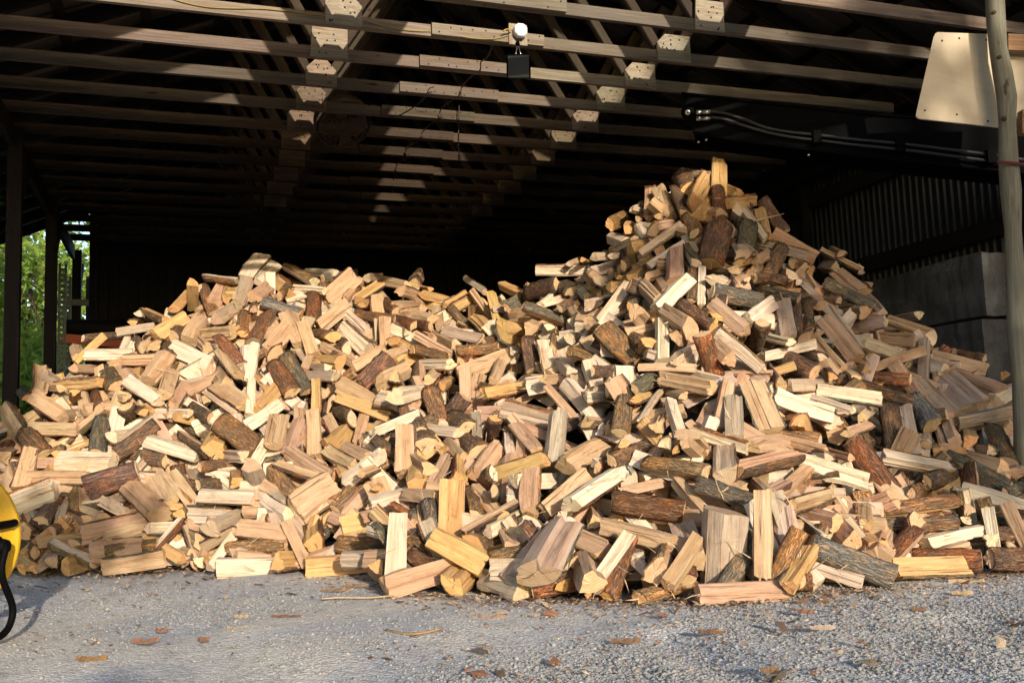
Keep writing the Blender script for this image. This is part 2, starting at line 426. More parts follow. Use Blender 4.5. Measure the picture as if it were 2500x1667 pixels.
# ------------------------------------------------------------------ ground
def build_ground():
    nx, ny = 190, 150
    xs = np.concatenate([[-300, -120, -50, -22], np.linspace(-9, 9, nx), [22, 50, 120, 300]])
    ys = np.concatenate([[-300, -120, -40, -12, -4], np.linspace(0.5, 13, ny), [18, 30, 60, 140, 400]])
    X, Y = np.meshgrid(xs, ys)
    Z = 0.012 * np.sin(X * 2.1 + 0.7 * Y) + 0.010 * np.sin(Y * 2.9 - X * 1.1) + 0.006 * np.sin(X * 6.3) * np.sin(Y * 5.1)
    def rut(x0, y0, x1, y1, w, dep):
        t = np.clip(((X - x0) * (x1 - x0) + (Y - y0) * (y1 - y0)) / ((x1 - x0) ** 2 + (y1 - y0) ** 2), 0, 1)
        dd = np.hypot(X - x0 - t * (x1 - x0), Y - y0 - t * (y1 - y0)) + 0.03 * np.sin(9 * X + 5 * Y)
        return -dep * np.exp(-(dd / w) ** 2) + dep * 0.5 * np.exp(-((dd - 2 * w) / w) ** 2)
    Z = Z + rut(0.62, 4.25, 0.95, 2.2, 0.10, 0.03) + rut(1.9, 4.2, 1.9, 2.0, 0.14, 0.02) + rut(-1.6, 4.6, -0.2, 2.4, 0.18, 0.012)
    Z = np.where((np.abs(X) < 9) & (Y > 0.5) & (Y < 13), Z, 0.0) - 0.012
    v = np.stack([X, Y, Z], -1).reshape(-1, 3)
    w = len(xs)
    f = [(j * w + i, j * w + i + 1, (j + 1) * w + i + 1, (j + 1) * w + i) for j in range(len(ys) - 1) for i in range(w - 1)]
    b = MB(); b.add(v, f, 0, smooth=True)
    o = b.build('ground', M_GROUND)
    o['kind'] = 'structure'
    # loose stones on it
    ico = []
    t = (1 + 5 ** 0.5) / 2
    for s1 in (-1, 1):
        for s2 in (-t, t): ico += [(0, s1, s2), (s1, s2, 0), (s2, 0, s1)]
    ico = np.array(ico, dtype=float); ico /= np.linalg.norm(ico[0])
    # convex hull of the icosahedron by nearest neighbours
    fs = []
    dm = np.linalg.norm(ico[:, None] - ico[None], axis=-1); ed = dm < 1.06
    for i in range(12):
        for j in range(i + 1, 12):
            for k in range(j + 1, 12):
                if ed[i, j] and ed[j, k] and ed[i, k]:
                    n_ = np.cross(ico[j] - ico[i], ico[k] - ico[i])
                    fs.append((i, j, k) if np.dot(n_, ico[i]) > 0 else (i, k, j))
    fs = np.array(fs)
    N = 100000
    Yv = 3.0 + (6.6 - 3.0) * rng.random(N) ** 1.15
    Xv = rng.uniform(-0.62, 0.62, N) * Yv * 1.02
    pat = np.sin(Xv * 1.7 + 1.3) * np.sin(Yv * 2.3 + Xv * 0.8) + 0.5 * np.sin(Xv * 4.1 - Yv * 3.3) + 0.55 * np.tanh((Xv - 0.1) * 1.4)
    keep = (rng.random(N) < np.clip(0.38 + 0.44 * pat, 0.06, 1.0))
    Xv, Yv = Xv[keep], Yv[keep]; n = len(Xv)
    ix = np.clip(np.searchsorted(xs, Xv) - 1, 0, len(xs) - 2); iy = np.clip(np.searchsorted(ys, Yv) - 1, 0, len(ys) - 2)
    fx, fy = (Xv - xs[ix]) / (xs[ix + 1] - xs[ix]), (Yv - ys[iy]) / (ys[iy + 1] - ys[iy])
    Zv = (Z[iy, ix] * (1 - fx) + Z[iy, ix + 1] * fx) * (1 - fy) + (Z[iy + 1, ix] * (1 - fx) + Z[iy + 1, ix + 1] * fx) * fy
    size = np.clip(rng.lognormal(math.log(0.0042), 0.38, n), 0.002, 0.0105)
    base = ico[None] * (1 + rng.normal(0, 0.16, (n, 12, 1)))
    base = base * size[:, None, None] * np.stack([rng.uniform(0.8, 1.5, n), rng.uniform(0.8, 1.5, n), rng.uniform(0.5, 0.9, n)], -1)[:, None]
    a = rng.uniform(0, 6.28, n); ca, sa = np.cos(a)[:, None], np.sin(a)[:, None]
    v = np.stack([base[..., 0] * ca - base[..., 1] * sa, base[..., 0] * sa + base[..., 1] * ca, base[..., 2]], -1)
    v += np.stack([Xv, Yv, Zv + size * 0.25], -1)[:, None]
    g = rng.uniform(0.20, 0.34, n)[:, None] * np.array([1.0, 0.985, 0.96]) * (1 + rng.normal(0, 0.035, (n, 3)))
    tint = np.concatenate([g, np.ones((n, 1))], 1)
    me = bpy.data.meshes.new('gravel')
    nv = n * 12
    F = (fs[None] + (np.arange(n) * 12)[:, None, None]).reshape(-1, 3)
    me.vertices.add(nv); me.vertices.foreach_set('co', v.reshape(-1).astype(np.float32))
    me.loops.add(len(F) * 3); me.loops.foreach_set('vertex_index', F.reshape(-1).astype(np.int32))
    me.polygons.add(len(F)); me.polygons.foreach_set('loop_start', (np.arange(len(F)) * 3).astype(np.int32))
    me.update(calc_edges=True)
    at = me.attributes.new('tint', 'FLOAT_COLOR', 'POINT'); at.data.foreach_set('color', np.repeat(tint, 12, 0).astype(np.float32).ravel())
    me.materials.append(M_STONE)
    o = bpy.data.objects.new('gravel', me); COL.objects.link(o)
    tag(o, 'loose pale grey crushed stone strewn over the yard', 'gravel', None, 'stuff')


build_ground()


def flat_sheet(name, corners, z, mat):
    n = 10; v = []
    c = [np.array(q, dtype=float) for q in corners]
    for i in range(n + 1):
        for j in range(n + 1):
            u, w = i / n, j / n
            p = (c[0] * (1 - u) + c[1] * u) * (1 - w) + (c[3] * (1 - u) + c[2] * u) * w
            v.append(np.array(SH(p[0], p[1], z)))
    b = MB(); b.add(v, [(i * (n + 1) + j, (i + 1) * (n + 1) + j, (i + 1) * (n + 1) + j + 1, i * (n + 1) + j + 1) for i in range(n) for j in range(n)], 0)
    o = b.build(name, mat); o['kind'] = 'structure'
    return o


flat_sheet('added_shed_floor', [(-1.4, 9.2), (7.0, 8.2), (7.0, 18.5), (-1.4, 18.5)], 0.026, M_ADDED_FLOOR)  # dark floor sheet, added to cut light bounced up into the roof
flat_sheet('grass_verge', [(-40, 8.5), (-2.3, 8.5), (-2.0, 60), (-40, 60)], 0.022, M_VERGE)

flat_sheet('added_grass_field', [(-200, -200), (200, -200), (200, -4.5), (-200, -3.5)], 0.022, M_VERGE)  # this sheet and the two strips are unseen, added to cut bounced light
flat_sheet('added_grass_strip', [(9.5, -4.4), (200, -4.4), (200, 60), (9.5, 60)], 0.022, M_VERGE)
flat_sheet('added_grass_strip', [(-200, -3.4), (-6.5, -3.4), (-6.5, 8.4), (-200, 8.4)], 0.022, M_VERGE)

# ------------------------------------------------------------------ the open shed
CHORD_Z, D_ONE, PITCH_T = 3.96, 6.89, 0.61
RIDGE_S, JL, JR, HEEL_L, HEEL_R = 2.52, 1.14, 3.90, -1.62, 6.66
SLOPE, RISE = 0.43, 2.19
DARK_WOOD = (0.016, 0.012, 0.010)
K_FIRST, K_LAST = -3, 14


def dk(k): return D_ONE + (k - 1) * PITCH_T


def top_z(s): return CHORD_Z + RISE - SLOPE * abs(s - RIDGE_S)


def wood_tint(base, spread=0.12):
    f = 1 + rng.normal(0, spread)
    c = np.array(base) * f * (1 + rng.normal(0, 0.03, 3))
    return (*np.clip(c, 0.01, 0.9), rng.random())


def build_shed():
    shed = empty('open_shed', SH(RIDGE_S, dk(K_FIRST), 0))
    tag(shed, 'dark open-fronted timber shed with roof trusses sheltering the firewood', 'shed')
    up = np.array([0, 0, 1.0]); ax = np.array([-sP, cP, 0])
    OLD_SHADED = (0.25, 0.205, 0.158)

    def board(name, a, b, w, h, base, upv=up, jig=0.0):
        m = MB(); m.bar(a, b, upv, w, h, 0, wood_tint(base), jig)
        return m.build(name, M_OLD, shed)

    for k in range(K_FIRST, K_LAST + 1):
        D = dk(k); near = k <= 8
        hz = CHORD_Z + 0.047
        depth_dark = min(max((k - 2) / 4.0, 0.0), 1.0) ** 0.8      # rain-greyed near the open front, brown inside, darkened with depth as painted shade
        OLD_SHADED = tuple(a + (b_ - a) * depth_dark for a, b_ in zip((0.225, 0.192, 0.152), (0.045, 0.030, 0.019)))
        GUS = tuple(a + (b_ - a) * depth_dark for a, b_ in zip((0.36, 0.305, 0.24), (0.13, 0.09, 0.056)))
        c0 = RIDGE_S - 0.42 + rng.normal(0, 0.05)
        board('bottom_chord', SH(HEEL_L - 0.05, D, hz), SH(c0, D, hz), 0.04, 0.094, OLD_SHADED)
        board('bottom_chord', SH(c0 + 0.004, D, hz), SH(HEEL_R + 0.05, D, hz + rng.normal(0, 0.004)), 0.04, 0.094, OLD_SHADED)
        if near:
            m = MB()
            sa, sb = c0 - 0.30, c0 + 0.62
            m.bar(SH(sa, D - 0.042, hz), SH(sb, D - 0.042, hz), up, 0.04, 0.090, 0, wood_tint(OLD_SHADED))
            for q in range(10):
                p = np.array(SH(sa + 0.06 + 0.09 * q + rng.normal(0, 0.012), D - 0.0635, hz + rng.choice([-0.026, 0.026]) + rng.normal(0, 0.006)))
                m.lathe([(0, 0), (0.007, 0), (0.007, 0.002), (0, 0.002)], p, -ax, 6, 1)
            m.build('splice_board', [M_OLD, M_NAIL], shed)
        for sgn, he in ((-1, HEEL_L), (1, HEEL_R)):
            s_end = he + sgn * 0.95
            a = SH(s_end, D, top_z(s_end) - 0.09); b = SH(RIDGE_S + sgn * 0.02, D, top_z(RIDGE_S) - 0.09)
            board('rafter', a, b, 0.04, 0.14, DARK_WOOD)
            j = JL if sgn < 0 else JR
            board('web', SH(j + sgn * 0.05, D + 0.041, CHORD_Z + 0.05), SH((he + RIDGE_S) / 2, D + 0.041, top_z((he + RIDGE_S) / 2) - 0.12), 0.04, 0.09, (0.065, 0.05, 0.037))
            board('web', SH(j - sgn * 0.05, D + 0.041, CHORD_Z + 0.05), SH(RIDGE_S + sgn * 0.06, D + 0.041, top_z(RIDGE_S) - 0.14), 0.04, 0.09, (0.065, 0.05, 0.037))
            if k <= 10:
                # plywood gusset plate with clipped upper corners and nail heads
                m = MB(); gw, gh = 0.145 + rng.normal(0, 0.006), 0.235 + rng.normal(0, 0.015)
                z0 = CHORD_Z + 0.004; c = j + rng.normal(0, 0.012)
                left, right = c - gw, c + gw
                prof = [(left, z0), (right, z0), (right, z0 + gh), (left + 0.02, z0 + gh)]
                if rng.random() < 0.7: prof = [(left, z0), (right, z0), (right, z0 + gh - (0.09 if sgn < 0 else 0.0)), (right - 0.08, z0 + gh), (left + 0.08, z0 + gh), (left, z0 + gh - 0.08)]
                fr = [np.array(SH(s, D - 0.036, z)) for s, z in prof]; bk = [np.array(SH(s, D - 0.021, z)) for s, z in prof]
                nq = len(prof)
                lco = [(s, z * 0.3, z) for s, z in prof] * 2
                lco = [(0.02 * i, z, s) for i, (s, z) in enumerate(prof)] * 2
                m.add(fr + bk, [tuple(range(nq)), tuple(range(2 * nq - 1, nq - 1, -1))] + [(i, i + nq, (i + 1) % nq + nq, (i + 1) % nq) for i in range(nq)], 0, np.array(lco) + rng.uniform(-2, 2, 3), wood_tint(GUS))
                for q in range(9):
                    p = np.array(SH(c + rng.uniform(-0.11, 0.11), D - 0.0365, z0 + rng.choice([0.03, 0.10, 0.15, 0.19]) + rng.normal(0, 0.008)))
                    m.lathe([(0, 0), (0.008, 0), (0.008, 0.002), (0, 0.002)], p, -ax, 6, 1)
                m.build('gusset_plate', [M_OLD, M_NAIL], shed)
    # roof: purlins across the rafters, ribbed metal sheets above
    D0, D9 = dk(K_FIRST) - 0.30, dk(K_LAST) + 0.3
    for sgn, he in ((-1, HEEL_L), (1, HEEL_R)):
        for q in range(8):
            s = RIDGE_S + sgn * (0.12 + q * 0.68)
            board('purlin', SH(s, D0, top_z(s) + 0.008), SH(s, D9, top_z(s) + 0.008), 0.09, 0.04, DARK_WOOD)
        nrm = np.array(SH(sgn * SLOPE, 0, 1)) / math.hypot(SLOPE, 1)
        w_sheet = 0.92
        n_sh = int((D9 - D0) / w_sheet) + 1
        for q in range(n_sh):
            d0 = D0 - 0.02 + q * w_sheet; d1 = min(d0 + w_sheet + 0.03, D9 + 0.05)
            prof = []
            nr = 4
            for r in range(nr):
                base_d = d0 + (d1 - d0) * r / nr; st = (d1 - d0) / nr
                prof += [(base_d, 0), (base_d + st * 0.62, 0), (base_d + st * 0.72, 0.022), (base_d + st * 0.90, 0.022)]
            prof.append((d1, 0))
            se = he + sgn * 1.12
            v = []
            for (d, h) in prof:
                for s in (RIDGE_S - sgn * 0.0, (RIDGE_S + se) / 2, se):
                    v.append(np.array(SH(s, d, top_z(s) + 0.034 + 0.002 * (q % 2) + h)))
            f = [(i * 3 + t, i * 3 + t + 1, (i + 1) * 3 + t + 1, (i + 1) * 3 + t) for i in range(len(prof) - 1) for t in range(2)]
            m = MB(); m.add(v, f, 0); m.build('roof_sheet', M_ROOF, shed)
    # posts and plates
    for D in (4.9, 7.4, 9.75, 12.45, 15.4, 17.6):
        m = MB(); s = -1.47
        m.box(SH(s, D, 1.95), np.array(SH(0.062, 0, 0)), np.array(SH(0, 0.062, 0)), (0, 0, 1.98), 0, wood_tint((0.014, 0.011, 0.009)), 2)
        m.build('post', M_OLD, shed)
        if D > 7:
            m = MB()
            m.bar(SH(s + 0.0, D + 0.08, 3.1), SH(s + 0.0, D + 0.85, 3.86), ax, 0.04, 0.09, 0, wood_tint(DARK_WOOD)); m.build('brace', M_OLD, shed)
    for s in (-1.50, 6.86):
        board('wall_plate', SH(s, D0 + 0.2, 3.85), SH(s, D9, 3.85), 0.05, 0.20, DARK_WOOD)
    for D in (9.4, 11.9, 14.4):
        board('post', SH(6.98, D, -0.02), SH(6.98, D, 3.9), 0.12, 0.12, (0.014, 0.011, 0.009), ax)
    # corrugated right wall above the blocks, its girts and a diagonal brace
    for q in range(14):
        d0 = 6.55 + q * 0.82
        prof = []
        for r in range(9):
            b0 = d0 + r * 0.82 / 9
            prof += [(b0, 0.0), (b0 + 0.035, 0.0), (b0 + 0.05, 0.022), (b0 + 0.076, 0.022)]
        prof.append((d0 + 0.84, 0.0))
        v = []
        for d, h in prof:
            for z in (-0.02, 4.2): v.append(np.array(SH(7.12 - h, d, z)))
        f = [(i * 2, i * 2 + 1, i * 2 + 3, i * 2 + 2) for i in range(len(prof) - 1)]
        m = MB(); m.add(v, f, 0); m.build('wall_sheet', M_GALV, shed)
    for z in (2.62, 3.55):
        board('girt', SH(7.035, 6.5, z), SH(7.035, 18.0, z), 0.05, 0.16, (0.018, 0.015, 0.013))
    board('brace', SH(6.99, 9.6, 2.5), SH(6.99, 10.9, 3.9), 0.05, 0.11, DARK_WOOD)
    for q in range(3):
        d0 = 5.0 + q * 0.56
        m = MB(); m.add([np.array(SH(7.13, d, z)) for d in (d0, d0 + 0.56) for z in (-0.02, 4.2)], [(0, 1, 3, 2)], 0)
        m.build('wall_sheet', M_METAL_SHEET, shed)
    # back wall of dark sheets
    for q in range(11):
        s0 = -1.28 + q * 0.82
        m = MB()
        prof = []
        for r in range(6):
            b0 = s0 + r * 0.82 / 6
            prof += [(b0, 0.0), (b0 + 0.08, 0.0), (b0 + 0.10, 0.03), (b0 + 0.125, 0.03)]
        prof.append((s0 + 0.82, 0.0))
        v = []
        for s, h in prof:
            for z in (0.0, top_z(s) + 0.0): v.append(np.array(SH(s, D9 - h, z)))
        m.add(v, [(i * 2, i * 2 + 1, i * 2 + 3, i * 2 + 2) for i in range(len(prof) - 1)], 0)
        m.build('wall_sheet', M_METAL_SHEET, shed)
    return shed


build_shed()


# concrete blocks under the right wall
def rough_block(name, s0, s1, d0, d1, z0, z1, seedn):
    g = np.random.default_rng(seedn)
    m = MB(); n = 7
    lo, hi = np.array([s0, d0, z0]), np.array([s1, d1, z1])
    for axis in range(3):
        for side in (0, 1):
            a, b = [i for i in range(3) if i != axis]
            v, f = [], []
            for i in range(n):
                for j in range(n):
                    p = np.zeros(3); p[axis] = hi[axis] if side else lo[axis]
                    u_, w_ = i / (n - 1), j / (n - 1)
                    p[a] = lo[a] + (hi[a] - lo[a]) * u_; p[b] = lo[b] + (hi[b] - lo[b]) * w_
                    e = min(u_, 1 - u_, w_, 1 - w_)
                    c = (lo + hi) / 2
                    q = p.copy()
                    if e < 0.01: q = c + (p - c) * (1 - np.array([0.012, 0.006, 0.012]))
                    h = math.sin(p[0] * 31 + seedn) * math.sin(p[1] * 17 + 2 * seedn) * math.sin(p[2] * 23 + seedn)
                    q = q + np.array([0.012, 0.006, 0.014]) * h
                    v.append(np.array(SH(*q)))
            for i in range(n - 1):
                for j in range(n - 1):
                    t = (i * n + j, (i + 1) * n + j, (i + 1) * n + j + 1, i * n + j + 1)
                    f.append(t if (side == 1) == (axis != 1) else t[::-1])
            m.add(v, f, 0)
    return m.build(name, M_CONC)


rows = [(0.0, 0.60), (0.612, 1.20), (1.212, 1.78), (1.795, 2.37)]
names_r = ['bottom', 'second', 'third', 'top']
for r, (z0, z1) in enumerate(rows):
    off = 0.0 if r % 2 == 0 else -0.06
    for q in range(4):
        d0 = 6.62 + off + q * 1.84
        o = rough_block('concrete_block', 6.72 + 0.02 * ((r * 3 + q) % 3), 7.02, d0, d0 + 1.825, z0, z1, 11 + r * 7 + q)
        pos = ['nearest the weathered pole', 'second from the pole', 'third from the pole', 'farthest back in the shed'][q]
        tag(o, f'large grey concrete block in the {names_r[r]} course, {pos}', 'concrete block', 'concrete blocks of the right wall')


# ------------------------------------------------------------------ trees
def make_tree(name, base, height, crown_r, n_leaf, leaf, tint, label, seedn, crown_z=None, crown_h=None, group=None, clumps=26):
    g = np.random.default_rng(seedn)
    base = np.asarray(base, dtype=float)
    root = empty(name, base); tag(root, label, 'tree', group)
    m = MB()
    pts = [base + np.array([0.12 * math.sin(i * 1.3 + seedn), 0.12 * math.cos(i * 1.7), height * 0.82 * i / 6]) for i in range(7)]
    m.tube(pts, [0.16 * height / 8 * (1 - 0.8 * i / 6) + 0.02 for i in range(7)], 0, (0.11, 0.085, 0.065, 0.4), 8)
    cz = height * 0.62 if crown_z is None else crown_z
    chh = height * 0.42 if crown_h is None else crown_h
    cents = []
    for c in range(clumps):
        d = g.normal(0, 1, 3); d /= np.linalg.norm(d); rr = g.random() ** 0.45
        ctr = base + np.array([d[0] * crown_r * rr, d[1] * crown_r * rr, cz + d[2] * chh * rr])
        cents.append(ctr)
        if c % 2 == 0:
            st = pts[min(5, 2 + c % 4)]
            mid = (st + ctr) / 2 + np.array([0, 0, 0.12 * height / 8])
            m.tube([st, mid, ctr], [0.045 * height / 8, 0.03 * height / 8, 0.008], 0, (0.11, 0.085, 0.065, 0.4), 5)
    m.build('trunk', M_BARK, root)
    cents = np.array(cents)
    idx = g.integers(0, len(cents), n_leaf)
    rad = crown_r * 0.36 * (0.6 + 0.8 * g.random(len(cents)))
    d = g.normal(0, 1, (n_leaf, 3)); d /= np.linalg.norm(d, axis=1)[:, None]
    P = cents[idx] + d * (rad[idx] * g.random(n_leaf) ** 0.5)[:, None] * np.array([1, 1, 0.7])
    P[:, 2] = np.maximum(P[:, 2], 0.25)
    nrm = g.normal(0, 1, (n_leaf, 3)) + np.array([0, 0, 0.5]); nrm /= np.linalg.norm(nrm, axis=1)[:, None]
    tx = np.cross(nrm, g.normal(0, 1, (n_leaf, 3))); tx /= np.linalg.norm(tx, axis=1)[:, None]
    ty = np.cross(nrm, tx)
    sz = leaf * g.uniform(0.6, 1.3, n_leaf)[:, None]
    v = np.stack([P - tx * sz, P + ty * sz * 0.42 + nrm * sz * 0.12, P + tx * sz, P - ty * sz * 0.42 + nrm * sz * 0.12], 1).reshape(-1, 3)
    F = (np.arange(n_leaf) * 4)[:, None] + np.arange(4)
    shade = np.repeat(np.array([0.75 + 0.5 * g.random(len(cents))])[0][idx], 1)
    t = np.array(tint)[None] * (shade * g.uniform(0.75, 1.25, n_leaf))[:, None] * (1 + g.normal(0, 0.06, (n_leaf, 3)))
    t = np.concatenate([np.clip(t, 0.005, 1), np.ones((n_leaf, 1))], 1)
    b = MB(); b.v = [v]; b.l = [v]; b.t = [np.repeat(t, 4, 0)]; b.f = [tuple(q) for q in F.tolist()]; b.m = [0] * n_leaf; b.s = [False] * n_leaf; b.n = len(v)
    b.build('crown', M_LEAF, root)
    return root

# ------------------------------------------------------------------ the firewood heap
# measured in the photograph: foot of the heap, its crest, and how far away the crest lies
FOOT = np.array([(-200, 1405), (0, 1400), (150, 1406), (400, 1398), (480, 1392), (560, 1412), (880, 1408), (960, 1455), (1300, 1472), (1550, 1476), (1900, 1470), (2010, 1455), (2200, 1443), (2350, 1418), (2500, 1408), (2700, 1408)], dtype=float)
CREST = np.array([(-200, 1060), (0, 985), (100, 925), (180, 880), (250, 815), (340, 752), (446, 712), (530, 672), (632, 632), (700, 645), (866, 662), (1000, 682), (1100, 692), (1190, 700), (1260, 690), (1308, 660), (1438, 648), (1470, 600), (1520, 530), (1594, 470), (1660, 430), (1740, 412), (1790, 440), (1866, 492), (1925, 570), (2000, 622), (2060, 622), (2110, 662), (2150, 760), (2245, 775), (2280, 830), (2350, 865), (2425, 886), (2500, 930), (2700, 1010)], dtype=float)
CREST_Y = np.array([(-200, 8.0), (0, 8.3), (250, 9.0), (630, 9.7), (900, 10.0), (1150, 10.6), (1300, 9.8), (1450, 9.0), (1740, 8.4), (2000, 8.2), (2200, 8.0), (2500, 7.6), (2700, 7.5)], dtype=float)


def heap_depth(x, y):
    """distance (world Y) of the heap's surface seen at a point of the photograph"""
    yb = np.interp(x, FOOT[:, 0], FOOT[:, 1]); yc = np.interp(x, CREST[:, 0], CREST[:, 1]); Yc = np.interp(x, CREST_Y[:, 0], CREST_Y[:, 1])
    rb = pix_ray(x, yb); Yb = -CAM_H / rb[2] * rb[1]
    rc = pix_ray(x, yc); zc = CAM_H + rc[2] / rc[1] * Yc
    m = zc / max(Yc - Yb, 0.3)
    r = pix_ray(x, y); k = r[2] / r[1]
    if y <= yc: return Yc
    if y >= yb: return max(-CAM_H / r[2] * r[1], 2.5) if r[2] < 0 else Yb
    return (CAM_H + m * Yb) / (m - k)


